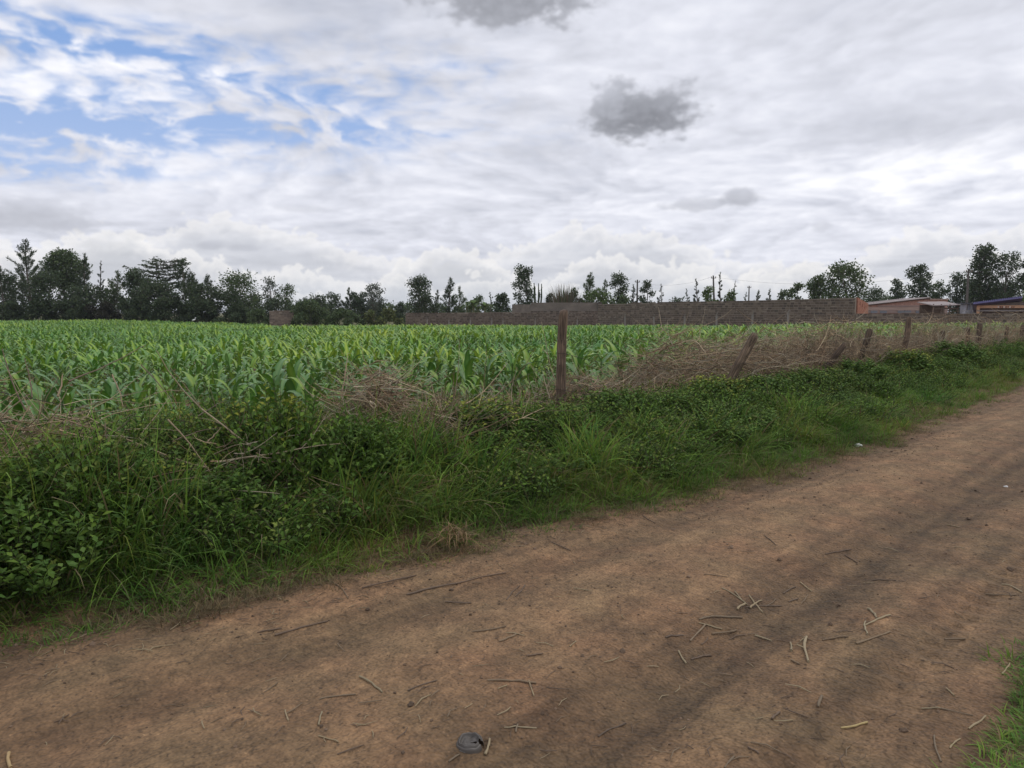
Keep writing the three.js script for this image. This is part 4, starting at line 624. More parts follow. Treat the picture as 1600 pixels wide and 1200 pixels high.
  // leafy weed bushes along the fence line, each one a thing
  const special = [
    [455, 4.95, .85, .85, 2, 'dark big-leaved weed bush overhanging the bank below the tallest near maize'], [390, 5.25, .8, .62, 0, 'leafy weed bush left of the dark big-leaved one'], [715, 5.35, 1.15, .55, 3, 'yellow-tipped weed bush on the bank left of the upright post'],
    [640, 5.2, .7, .48, 1, 'small weed bush between brush tangle and yellow-tipped bush'], [830, 5.3, .9, .44, 3, 'yellow-tipped low bush just left of the upright post'], [955, 5.35, 1.1, .52, 1, 'leafy bush right of the upright post'], [1075, 5.5, 1.2, .58, 4, 'leafy bush left of the foot of the leaning post'],
    [1165, 5.55, 1.1, .36, 2, 'dark leafy bush at the foot of the leaning post'], [60, 4.7, .9, .55, 2, 'broad-leaved weed clump low on the bank at the left edge'], [120, 4.9, .9, .55, 0, 'weed clump low on the bank near the left edge'], [10, 5.5, 1.0, .7, 0, 'weed bush under the left brushwood heap'], [210, 5.5, 1.0, .62, 1, 'yellowish weed bush right of the left brushwood heap'], [300, 5.55, 1.0, .64, 3, 'yellow-flowered weed bush above the dry stick heap']];
  const drop = (geoK, s, u, W, Hh, label, group) => { if (s < 1.7 && u > 5.4) Hh *= .55; const p = at(s, u); const o = new THREE.Group(); o.name = numbered('weed_bush'); o.position.copy(p); o.rotation.y = r() * 6.283; scene.add(o); tag(o, label, 'weed bush', group); const m = part('foliage', bushGeos[geoK], weedMat, o); m.scale.set(W, Hh / .62, W); };
  for (const [px, u, W, Hh, k, label] of special) { const a = (px - 800) / F, D = u / H2 / (1 - a), x = a * D; drop(k, sOf(x, -D), u, W, Hh, label, 'weed bushes on the bank'); }
  for (let k = 0; k < 130; k++) { const s = -1.5 + 46 * Math.pow((k + r()) / 130, 1.3), u = edgeL(s) + interp([[0, 1.25], [4, 1.15], [8, 1.35], [40, 1.5]], s) + 1.0 * r(); drop(r() < .4 ? 3 : Math.floor(r() * 5), s, u, .7 + .6 * r(), vegH(s) * (.75 + .55 * r()), 'green leafy weed bush in the continuous growth along the fence', 'weed bushes in the growth along the fence'); }
  const ORDN = ['first', 'second', 'third', 'fourth', 'fifth', 'sixth', 'seventh', 'eighth', 'ninth', 'tenth', 'eleventh', 'twelfth', 'thirteenth', 'fourteenth', 'fifteenth'];
  [[.5, 4.75, 1.15, 1.0, 0], [1.35, 5.15, 1.25, 1.15, 1], [2.05, 4.75, .9, .8, 0], [2.75, 5.35, 1.2, 1.25, 2], [3.25, 4.95, 1.0, 1.05, 0], [4.75, 5.2, 1.25, .95, 2], [5.7, 5.1, 1.1, .8, 1], [6.9, 5.2, 1.2, .9, 0], [7.9, 5.1, 1.15, .8, 1], [9.1, 5.25, 1.35, .95, 2], [10.6, 5.1, 1.3, .85, 0], [12.3, 5.25, 1.4, .9, 1], [14.4, 5.3, 1.5, 1.0, 0], [17.2, 5.4, 1.6, 1.1, 2], [21, 5.5, 1.8, 1.3, 0]].forEach(([s, u, W, Hh, k], i) => { const o = new THREE.Group(); o.name = numbered('bramble_mound'); o.position.copy(at(s, u)); o.rotation.y = r() * 6.283; scene.add(o); tag(o, `${ORDN[i]} rounded leafy bramble mound from the left along the bank`, 'bramble', 'bramble mounds on the bank'); part('foliage', moundGeos[k], weedMat, o).scale.set(W, Hh, W); });
  for (let k = 0; k < 40; k++) { const s = 3 + 36 * Math.pow((k + r()) / 40, 1.25), u = edgeL(s) + .85 + .6 * r(); drop(Math.floor(r() * 5), s, u, .6 + .5 * r(), .22 + .16 * r(), 'low leafy weed clump on the lower slope of the bank', 'weed clumps on the lower bank'); }
}
// ---- dead brushwood thrown along the fence
const twigMat = std({ roughness: .9 });
const TW = [[.30, .215, .135], [.38, .285, .185], [.21, .145, .095], [.46, .37, .25]];
function twigPath(r, p, dir, len, bend, n = 5) { const pts = [p.clone()], d = dir.clone(), q = p.clone(), b = randDir(r).multiplyScalar(bend); for (let k = 0; k < n; k++) { d.addScaledVector(b, 1 / n).addScaledVector(randDir(r), .12).normalize(); q.addScaledVector(d, len / n); pts.push(q.clone()); } return pts; }
function brushHeap(label, s0, s1, u, wid, h, nTwig, nBranch, upright, seed, col = 0, group = 'dead brushwood along the fence') {
  const r = rng(seed), c = su((s0 + s1) / 2, u); c.y = groundY(c.x, c.z); const g = thing('brushwood_heap', label, 'brushwood', c, group), L = s1 - s0, mb = new MB();
  const place = () => { const a = (r() - .5), e = 1 - Math.pow(Math.abs(a) * 2, 3), b = (r() - .5) * wid, hh = h * (.55 + .45 * e) * (1 - Math.pow(Math.abs(b) / wid * 2, 2) * .5) * (.8 + .5 * noise(a * L * 1.1 + seed, 2)); const q = su((s0 + s1) / 2 + a * L, u + b); return [V3(q.x - c.x, groundY(q.x, q.z) - c.y, q.z - c.z), hh]; };
  const dirOf = () => { const a = r() * 6.283, d = V3(Math.cos(a), 0, Math.sin(a)); if (r() < upright) d.set(d.x * .45, .9, d.z * .45); else d.set(d.x, (r() - .45) * .8, d.z); return d.normalize(); };
  for (let k = 0; k < nTwig; k++) { const [p, hh] = place(), d = dirOf(), len = .22 + .45 * r(); p.y += Math.max(.02, hh * Math.pow(r(), .7) - (d.y > .6 ? len * .8 : 0)); const pts = twigPath(r, p, d, len, .9, 4), w = .0022 + .0030 * r(); mb.tube(pts, pts.map((_, i) => w * (1.2 - .2 * i)), 3, jit(TW[Math.floor(r() * 4)], r, .4), false); }
  if (upright > .4) for (let k = 0; k < nTwig / 34; k++) { const [p, hh] = place(), c1 = jit(TW[Math.floor(r() * 4)], r, .4); for (let q = 0; q < 5; q++) { const a = r() * 6.283, d = V3(Math.cos(a) * .35, .9, Math.sin(a) * .35).normalize(), len = hh * (.6 + .5 * r()), pts = twigPath(r, p, d, len, .5, 6), w = .004 + .004 * r(); mb.tube(pts, pts.map((_, i) => w * (1.1 - .14 * i)), 4, c1, false); for (let b = 0; b < 7; b++) { const st = pts[2 + Math.floor(r() * 4)], pp = twigPath(r, st, d.clone().addScaledVector(randDir(r), .9).normalize(), .14 + .22 * r(), .7, 3); mb.tube(pp, [w * .55, w * .45, w * .35, w * .25], 3, c1, false); } } }
  part('twigs', mb.geo(), twigMat, g, 'stuff');
  for (let k = 0; k < nBranch; k++) { const [p, hh] = place(), d = dirOf(), len = .6 + .8 * r(); p.y += Math.max(.03, hh * (.35 + .65 * r()) - (d.y > .6 ? len * .75 : 0)); const one = new MB(), pts = twigPath(r, p, d, len, .7, 6), w = .004 + .005 * r(), cc = jit(TW[Math.floor(r() * 4)], r, .25); one.tube(pts, pts.map((_, i) => w * (1.1 - .13 * i)), 5, cc); for (let q = 0; q < 3; q++) { const b = pts[1 + Math.floor(r() * 4)], pp = twigPath(r, b, d.clone().addScaledVector(randDir(r), .8).normalize(), .15 + .25 * r(), .6, 3); one.tube(pp, [w * .5, w * .4, w * .3, w * .2], 3, cc, false); } part('branch', one.geo(), twigMat, g); }
}
brushHeap('brushwood heap of long dry stalks at the left frame edge', -.4, 1.7, 5.85, .7, .98, 1000, 34, .05, 701);
brushHeap('pale tangled brush ball on the bank left of centre', 3.5, 4.3, 5.75, .55, .95, 900, 12, .3, 702);
brushHeap('brown twig tangle spilling down the bank below the pale ball', 3.9, 4.7, 5.2, .5, .5, 420, 12, .25, 703);
brushHeap('low brown brush behind the weeds left of the upright post', 4.8, 6.3, 6.1, .6, .36, 420, 12, .15, 704);
brushHeap('low brown brush right of the upright post', 6.5, 9.2, 6.15, .7, .52, 1500, 30, .2, 705);
brushHeap('dense thorn brush heap around the leaning post', 8.8, 13.4, 6.3, 1.1, 1.25, 3300, 56, .15, 706);
brushHeap('tall dry brush fence behind the tilted dark post', 13.0, 18.6, 6.35, 1.2, 1.5, 2600, 50, .45, 707);
brushHeap('tall dry brush fence behind the straight middle post', 18.2, 25, 6.35, 1.2, 1.5, 2200, 46, .45, 708);
brushHeap('distant dry brush fence at the right frame edge', 24.5, 38, 6.35, 1.3, 1.5, 2600, 40, .45, 709);
brushHeap('dry stick heap lying on the left bank slope', 2.0, 2.7, 5.0, .45, .54, 140, 9, .35, 710);

// ---- the old fence: wooden posts and wire
const woodMap = dirtTexture(512, 1, (u, v) => { const g = fbm(u * 40, v * 4, 4, 40), k = .66 + .34 * g + .2 * noise(u * 90, v * 9, 90) - (Math.abs(noise(u * 14, v * 1, 14)) < .03 ? .25 : 0); return [k, k * .96, k * .92]; });
woodMap.colorSpace = THREE.SRGBColorSpace;
const postMat = c => new THREE.MeshStandardMaterial({ color: new THREE.Color().setRGB(...c), map: woodMap, bumpMap: woodMap, bumpScale: .012, roughness: .92 });
const rustMat = new THREE.MeshStandardMaterial({ color: new THREE.Color().setRGB(.055, .042, .036), roughness: .7, metalness: .4 });
const posts = [];
function fencePost(px, u, topPx, topPy, rad, col, label, seed, tilt = 0) {
  const a = (px - 800) / F, D = u / H2 / (1 - a), x = a * D, z = -D, base = V3(x, groundY(x, z), z), top = pix(topPx, topPy, D + tilt), r = rng(seed);
  const g = thing('fence_post', label, 'fence post', base, 'old wooden fence posts'), ax = top.clone().sub(base), L = ax.length() + .25, mb = new MB(), N = 26, S = 18, d = ax.clone().normalize();
  const e1 = d.clone().cross(V3(0, 0, 1)).normalize(), e2 = e1.clone().cross(d);
  let prev = null;
  for (let k = 0; k <= N; k++) {
    const t = k / N, ring = [], c = d.clone().multiplyScalar(-.25 + L * t).addScaledVector(e1, .018 * Math.sin(t * 4 + seed)).addScaledVector(e2, .012 * Math.sin(t * 6 + seed * 2));
    for (let s = 0; s <= S; s++) { const th = s / S * 6.2832, sq = Math.pow(Math.pow(Math.abs(Math.cos(th)), 3.2) + Math.pow(Math.abs(Math.sin(th)), 3.2), -1 / 3.2); const w = rad * sq * (1 + .10 * noise(Math.cos(th) * 1.6 + seed, Math.sin(th) * 1.6 + t * 3) + .05 * noise(th * 3, t * 14 + seed)) * (t > .97 ? .86 : 1) * mix(1.06, .94, t) - (Math.abs(th - 2.1) < .2 ? .009 : 0); const cut = k === N ? .02 * Math.cos(th + seed) : 0; const q = c.clone().addScaledVector(e1, Math.cos(th) * w).addScaledVector(e2, Math.sin(th) * w * .9).addScaledVector(d, cut); ring.push(mb.v(q.x, q.y, q.z, [1, 1, 1], s / S * .5, t * L * .8)); }
    if (prev) for (let s = 0; s < S; s++) mb.quad(prev[s], prev[s + 1], ring[s + 1], ring[s]); prev = ring;
    if (k === N) { const q = c.clone().addScaledVector(d, .012), m = mb.v(q.x, q.y, q.z, [1, 1, 1], .25, t * L * .8); for (let s = 0; s < S; s++) mb.tri(ring[s], ring[s + 1], m); }
  }
  part('shaft', mb.geo(), postMat(col), g);
  for (const f of [.30, .62]) { const w = new MB(), c = d.clone().multiplyScalar((L - .25) * f), pts = []; for (let s = 0; s <= 20; s++) { const th = s / 20 * 6.2832, sq = Math.pow(Math.pow(Math.abs(Math.cos(th)), 3.2) + Math.pow(Math.abs(Math.sin(th)), 3.2), -1 / 3.2); pts.push(c.clone().addScaledVector(e1, Math.cos(th) * rad * sq * 1.10).addScaledVector(e2, Math.sin(th) * rad * sq).addScaledVector(d, .012 * Math.sin(th))); } w.tube(pts, pts.map(() => .0028), 4, [1, 1, 1], false); part('wire_loop', w.geo(), rustMat, g); }
  for (const [f, o] of [[.22, -.35], [.52, -.55], [.44, .3], [.71, .1]]) { const h = part('nail', new THREE.CylinderGeometry(.0065, .0065, .03, 7), rustMat, g); const q = d.clone().multiplyScalar((L - .25) * f).addScaledVector(e1, rad * o).addScaledVector(V3(0, 0, 1), rad * .93); h.position.copy(q); h.rotation.x = Math.PI / 2; }
  posts.push([base, d, L - .25]);
}
const WOOD = [.43, .32, .24], WOODD = [.27, .205, .155];
fencePost(873, 5.9, 883, 486, .056, WOOD, 'upright weathered brown fence post standing alone at the centre', 1);
fencePost(1122, 5.5, 1181, 523, .062, [.43, .33, .24], 'thick fence post leaning right over the thorn brush', 2);
fencePost(1276, 5.9, 1319, 538, .050, WOODD, 'dark fence post tilted far over against the brush', 3);
fencePost(1342, 5.95, 1357, 515, .060, WOODD, 'short dark post half hidden in dry brush', 4);
fencePost(1408, 5.9, 1420, 496, .058, WOOD, 'tall slightly tilted fence post before the low block wall', 5);
fencePost(1472, 5.95, 1474, 517, .05, WOODD, 'short upright post left of the paired far posts', 6);
fencePost(1510, 6.0, 1514, 512, .05, WOODD, 'thin dark post, first of the paired far posts', 7);
fencePost(1527, 6.0, 1532, 505, .068, WOODD, 'thicker dark post, second of the paired far posts', 8);
fencePost(1572, 6.0, 1574, 510, .05, WOODD, 'far fence post among brush near the right edge', 9);
fencePost(1595, 6.0, 1597, 508, .055, WOODD, 'farthest fence post at the right frame edge', 10);
for (const [f, label] of [[.62, 'upper rusty fence wire running between the posts'], [.30, 'lower rusty fence wire running between the posts']]) {
  const mb = new MB(), r = rng(f * 100); for (let k = 0; k < 6; k++) { const [b0, d0, l0] = posts[k], [b1, d1, l1] = posts[k + 1], a = b0.clone().addScaledVector(d0, l0 * f).add(V3(.05, 0, .05)), b = b1.clone().addScaledVector(d1, l1 * f).add(V3(.05, 0, .05)), pts = []; for (let q = 0; q <= 12; q++) { const t = q / 12; pts.push(a.clone().lerp(b, t).add(V3(0, -.14 * 4 * t * (1 - t) + .01 * (r() - .5), 0))); } mb.tube(pts, pts.map(() => .003), 4, [1, 1, 1], false); }
  { const [b0, d0, l0] = posts[0], a = b0.clone().addScaledVector(d0, l0 * f).add(V3(.05, 0, .05)), b = su(1, 5.9, .8 + f * .5), pts = []; for (let q = 0; q <= 12; q++) { const t = q / 12; pts.push(a.clone().lerp(b, t).add(V3(0, -.5 * 4 * t * (1 - t), 0))); } mb.tube(pts, pts.map(() => .0024), 4, [1, 1, 1], false); }
  single('fence_wire', mb.geo(), rustMat, label, 'fence wire');
}
// ---- loose dry stalks standing in or lying over the growth of the bank
const stalkMat = std({ roughness: .85 });
function stalk(x0, y0, u0, x1, y1, u1, rad, col, label, name = 'dry_stalk', cat = 'stalk', fork = 0) {
  const P = (x, y, u) => { const a = (x - 800) / F; return pix(x, y, u / H2 / (1 - a)); }, A = P(x0, y0, u0), B = P(x1, y1, u1), r = rng(Math.floor(x0 * 7 + y1)), mb = new MB(), pts = [], off = randDir(r).multiplyScalar(.05 * A.distanceTo(B));
  for (let k = 0; k <= 6; k++) { const t = k / 6; pts.push(A.clone().lerp(B, t).addScaledVector(off, 4 * t * (1 - t)).addScaledVector(randDir(r), .004)); }
  const c = A.clone(); rad *= .72; pts.forEach(p => p.sub(c)); mb.tube(pts, pts.map((_, i) => rad * (1.1 - .1 * i)), 6, jit(col, r, .1));
  for (let q = 0; q < fork; q++) { const b = pts[2 + q % 4], tw = twigPath(r, b, B.clone().sub(A).normalize().addScaledVector(randDir(r), .9).normalize(), .14 * A.distanceTo(B), .5, 4); mb.tube(tw, tw.map((_, i) => rad * .5 * (1.1 - .2 * i)), 4, jit(col, r, .1)); }
  const o = single(name, mb.geo(), stalkMat, label, cat, 'dry stalks on the bank'); o.position.copy(c); return o;
}
const ST = [.30, .22, .14], SP = [.36, .30, .20], SB = [.17, .12, .085];
[[262, 655, 5.2, 352, 778, 4.75, .007, ST, 'long bent brown stalk slanting down the dry stick heap'], [187, 737, 4.9, 216, 781, 4.8, .006, SP, 'short pale stalk pointing down right on the left bank'], [190, 742, 4.9, 211, 722, 4.9, .0045, SP, 'thin pale stalk crossing the short one on the left bank'], [216, 838, 4.6, 290, 826, 4.6, .004, SB, 'thin brown stalk low in the left grass'],
[316, 800, 4.65, 462, 852, 4.35, .005, ST, 'long thin stalk lying down the slope below the stick heap'], [330, 798, 4.65, 470, 840, 4.4, .004, SP, 'pale stalk parallel to the long thin one'], [108, 658, 5.3, 151, 670, 5.3, .008, ST, 'short thick stalk lying under the left brushwood heap'], [164, 660, 5.3, 172, 699, 5.2, .005, SB, 'short upright brown stalk on the left bank'],
[107, 596, 6.1, 228, 538, 6.6, .007, SB, 'long stick rising right out of the left brushwood heap'], [175, 586, 6.2, 192, 634, 5.9, .0075, ST, 'straight dry stalk leaning left of the yellow-flowered bush'], [220, 570, 6.2, 274, 640, 5.8, .006, SB, 'thin dark stalk leaning across the maize at left'], [40, 640, 5.9, 4, 545, 6.1, .007, SB, 'tall bare branch rising at the left frame edge'], [50, 622, 5.9, 38, 560, 6.1, .0065, SB, 'forked bare twig rising from the left brushwood heap'], [90, 620, 5.9, 97, 586, 6.0, .009, ST, 'short thick upright stalk in the left brushwood heap'],
[310, 650, 5.4, 356, 622, 5.6, .005, SB, 'thin dark twig rising over the weeds at left'], [325, 690, 5.1, 346, 668, 5.2, .006, ST, 'short brown stick in the dry stick heap'], [270, 690, 5.1, 345, 668, 5.2, .005, SB, 'brown stick lying across the dry stick heap'],
[588, 630, 5.7, 583, 655, 5.5, .006, ST, 'short upright brown twig on the brush ball'], [545, 690, 5.2, 572, 730, 5.0, .006, ST, 'broken pale stick below the brush ball'], [524, 668, 5.3, 660, 652, 5.4, .0055, SB, 'long horizontal branch across the twig tangle'], [736, 625, 5.8, 800, 660, 5.5, .0045, SP, 'thin pale bramble stem arching left of the upright post'], [640, 648, 5.6, 697, 622, 5.9, .005, ST, 'brown stem arching right from the twig tangle'],
[712, 760, 4.6, 752, 792, 4.4, .006, SB, 'brown stick on the grass slope below centre'], [615, 820, 4.3, 652, 850, 4.15, .004, SP, 'thin pale stem bent over the edge grass'], [612, 842, 4.15, 650, 884, 4.0, .004, SP, 'pale curled straw hanging to the road edge'], [1105, 582, 5.6, 1125, 618, 5.3, .0045, SP, 'thin pale stem before the foot of the leaning post'], [1290, 545, 6.2, 1365, 590, 5.7, .006, SP, 'arching pale bramble beside the tilted dark post'], [1190, 580, 6.0, 1290, 560, 6.1, .006, SP, 'long pale stalk lying on the thorn brush'], [1000, 612, 5.9, 1040, 588, 6.1, .005, SP, 'pale stalk lying across brush right of the upright post'], [925, 632, 5.9, 934, 590, 6.0, .009, [.26, .17, .11], 'brown stump-like stalk right of the upright post'], [1093, 520, 6.6, 1102, 478, 6.8, .004, SP, 'tall thin straw rising above the thorn brush'], [1205, 558, 6.2, 1238, 510, 6.7, .006, SB, 'dark bent twig rising right of the leaning post'], [1340, 520, 6.5, 1290, 575, 6.0, .007, SP, 'pale stick leaning between the two short dark posts'], [1470, 560, 5.9, 1400, 590, 5.4, .006, SP, 'pale curved stem over the weeds near the far posts']
].forEach((a, i) => stalk(...a, 'dry_stalk', 'stalk', i % 3 === 0 ? 2 : 0));

// ------------------------------------------------------------------ things lying on the road
function onRoad(x, y) { const q = ray(x, y), t = EYE / -q.y; let p = V3(q.x * t, 0, q.z * t); const h = gAt(p.x, p.z), t2 = (EYE - h) / -q.y; p = V3(q.x * t2, h, q.z * t2); p.y = gAt(p.x, p.z); return p; }
function roadStick(x0, y0, x1, y1, rad, col, label, group, name = 'stick', knob = 0) {
  const A = onRoad(x0, y0), B = onRoad(x1, y1), r = rng(Math.floor(x0 * 13 + y0 * 3)), mb = new MB(), L = A.distanceTo(B), c = A.clone().lerp(B, .5), n = 6, pts = [], rr = [], side = B.clone().sub(A).cross(V3(0, 1, 0)).normalize(), bow = (r() - .5) * .10 * L;
  for (let k = 0; k <= n; k++) { const t = k / n, p = A.clone().lerp(B, t).addScaledVector(side, bow * 4 * t * (1 - t) + (r() - .5) * .02 * L); p.y = Math.max(gAt(p.x, p.z) + rad * .75, mix(A.y, B.y, t) + rad * .75); pts.push(p.sub(c)); rr.push(.66 * rad * (.7 + .5 * r()) * (knob && (k === 1 || k === 2) ? 1.7 : 1)); }
  mb.tube(pts, rr, 7, jit(col, r, .12)); if (knob) { const b = pts[3]; mb.tube([b, b.clone().addScaledVector(side, .035).add(V3(0, .012, 0))], [rad * .6, rad * .3], 5, jit(col, r, .1)); }
  const o = single(name, mb.geo(), stalkMat, label, 'stick', group); o.position.copy(c);
}
const C1 = [.33, .26, .155], C2 = [.22, .16, .10], C3 = [.15, .105, .072];
[
  [562, 1060, 598, 1082, .0065, C1, 'pale split stick pointing down right near the bottom left'], [499, 1092, 556, 1086, .005, C2, 'brown twig lying level left of the pale split stick'], [446, 1110, 451, 1128, .0045, C1, 'short pale straw upright in view at bottom left'], [498, 1135, 503, 1114, .006, C1, 'short thick pale straw below the brown twig'], [498, 1152, 529, 1160, .0045, C1, 'pale straw lying left of the crushed can'], [414, 1082, 434, 1067, .004, C2, 'thin brown twig at the lower left of the road'],
  [762, 1063, 838, 1068, .006, C2, 'long straight brown stick above the crushed can'], [826, 1064, 834, 1088, .004, C1, 'thin straw hanging off the long straight stick'], [637, 1080, 682, 1064, .0045, C3, 'dark forked twig left of the long straight stick'], [778, 1077, 792, 1073, .0045, C1, 'tiny pale chip under the long straight stick'], [758, 1182, 765, 1156, .0075, C1, 'pale stub of stalk right of the crushed can'], [701, 1192, 718, 1180, .005, C2, 'forked straw at the bottom edge left of the can'], [788, 1138, 838, 1140, .0045, C1, 'crossed pale straw right above the crushed can'], [806, 1146, 809, 1134, .006, C2, 'short upright chip on the crossed straw'], [935, 1152, 978, 1132, .0055, C3, 'dark twig on the damp track at the bottom'],
  [430, 994, 512, 972, .007, C3, 'dark bent stick lying left on the road'], [402, 990, 440, 983, .006, C3, 'short dark stick left of the bent one'], [566, 920, 650, 900, .007, C3, 'long dark root along the grass edge'], [636, 930, 715, 914, .007, C3, 'thin dark branch lying in the road below the dry tuft'], [715, 914, 790, 897, .006, C3, 'forward end of the thin dark branch'], [505, 905, 545, 936, .0045, C2, 'thin stem poking from the grass edge onto the road'], [696, 942, 736, 943, .005, C3, 'short level dark twig below the branch'], [792, 938, 812, 915, .005, C3, 'pair of dark twigs in the middle, left one'], [806, 932, 820, 914, .005, C3, 'pair of dark twigs in the middle, right one'], [738, 989, 790, 980, .0055, C2, 'brown twig left of the middle straw cluster'], [780, 1002, 806, 992, .0065, C2, 'thick brown chip in the middle straw cluster'], [790, 990, 820, 992, .004, C1, 'thin pale straw in the middle straw cluster'], [822, 1026, 848, 1022, .005, C3, 'dark chip on a dark patch in the middle of the road'],
  [1128, 920, 1166, 945, .0055, C1, 'upper left straw of the straw pile on the damp track'], [1148, 925, 1168, 948, .005, C1, 'second straw of the straw pile on the damp track'], [1170, 931, 1192, 962, .0060, C1, 'stalk with a thick yellow butt in the straw pile'], [1172, 952, 1190, 940, .0075, C1, 'bright split straw in the straw pile'], [1152, 955, 1164, 946, .009, C1, 'torn pale husk in the straw pile'], [1166, 952, 1222, 948, .005, C3, 'dark level twig under the straw pile'], [1196, 949, 1212, 938, .0045, C2, 'thin twig at the right of the straw pile'],
  [1250, 913, 1268, 926, .006, C1, 'pale straw right of the straw pile'], [1252, 942, 1262, 930, .0045, C2, 'thin brown straw below the pale one'], [1224, 930, 1243, 922, .0055, C3, 'dark short stick right of the straw pile'], [1232, 940, 1247, 935, .0055, C3, 'dark chip below the dark short stick'], [1092, 970, 1160, 968, .008, C2, 'long brown stick left of centre right'], [1040, 998, 1068, 995, .006, C3, 'dark twig at the left end of the brown stick group'], [1078, 1004, 1102, 980, .007, C2, 'brown stick slanting in the brown stick group'], [1112, 994, 1151, 988, .008, C2, 'thick brown stick below the long brown one'], [1092, 976, 1128, 986, .006, C1, 'pale split piece in the brown stick group'], [1180, 994, 1206, 1002, .006, C1, 'pale stick pointing right below the straw pile'],
  [1060, 1020, 1072, 1042, .0065, C1, 'torn yellow stalk on the left of the damp track'], [1080, 1035, 1110, 1025, .006, C3, 'dark forked twig beside the torn yellow stalk'], [1235, 1005, 1236, 1019, .008, C1, 'short pale peg left of the knobbly stick'], [1260, 996, 1263, 1036, .0085, C1, 'pale knobbly stick lying toward the viewer', 1], [1236, 1032, 1250, 1039, .006, C2, 'small forked chip below the short pale peg'], [1285, 1001, 1326, 997, .0055, C2, 'long thin stick right of the knobbly stick'], [1352, 978, 1391, 962, .007, C1, 'pale curved stick at the right group'], [1356, 953, 1370, 967, .0085, C1, 'thick split stub at the right group'], [1352, 972, 1356, 992, .007, C1, 'upright pale splinters at the right group'], [1338, 1006, 1390, 988, .007, C2, 'long brown stick below the right group'],
  [1476, 1000, 1508, 1000, .008, C2, 'short thick brown stick at the right wheel track'], [1566, 914, 1598, 927, .0075, C1, 'pale stick near the right frame edge'], [1540, 928, 1588, 931, .005, C2, 'thin level stick near the right frame edge'], [1278, 1105, 1284, 1090, .009, C2, 'short stub at the lower right of the road'], [1314, 1139, 1355, 1130, .006, [.48, .36, .16], 'bright yellow straw at the lower right'], [1206, 1124, 1218, 1114, .006, C3, 'dark chip at the lower right of the road'], [1460, 1150, 1471, 1192, .006, C2, 'curved dry stem at the lower right corner'], [1440, 1107, 1470, 1110, .0045, C1, 'thin straw above the curved dry stem'], [1478, 1076, 1491, 1089, .0055, C1, 'pale straw left of the turf'], [1470, 1110, 1520, 1119, .0045, C2, 'long thin stem before the turf'], [1513, 1139, 1540, 1122, .006, C1, 'bent pale straw at the edge of the turf'], [1566, 1055, 1578, 1038, .0055, C1, 'pale straw above the turf'], [1132, 1200, 1147, 1182, .005, C2, 'brown twig at the bottom edge'], [1168, 1168, 1186, 1178, .005, C3, 'dark twig at the bottom right of centre'], [1484, 1170, 1500, 1155, .0045, C1, 'short straw lying before the turf corner'], [14, 1180, 17, 1200, .009, [.5, .36, .18], 'stub of yellow stalk at the bottom'],
  [1290, 868, 1330, 861, .006, C3, 'long dark twig far out on the dark track'], [1362, 905, 1400, 908, .005, C3, 'thin dark twig on the right half of the road'], [1480, 820, 1500, 824, .006, C1, 'pale chip far along the road'], [1320, 870, 1340, 882, .006, C3, 'dark branching twig far along the road'], [1195, 838, 1212, 851, .005, C3, 'dark twig lying on the pale crown of the road'], [900, 1004, 890, 1012, .005, C1, 'tiny straw on the middle of the road'], [1100, 898, 1136, 902, .0045, C2, 'thin straw on the pale crown of the road'], [1004, 806, 1024, 818, .005, C3, 'dark twig at the far grass edge'], [862, 847, 892, 862, .005, C3, 'twig poking out of the grass edge at centre'], [930, 800, 968, 790, .006, C2, 'brown root along the grass edge at centre'], [1350, 684, 1385, 692, .006, C3, 'dark twig at the far grass edge on the right'],
].forEach(a => roadStick(a[0], a[1], a[2], a[3], a[4], a[5], a[6], 'sticks and straws lying on the road', 'stick', a[7]));
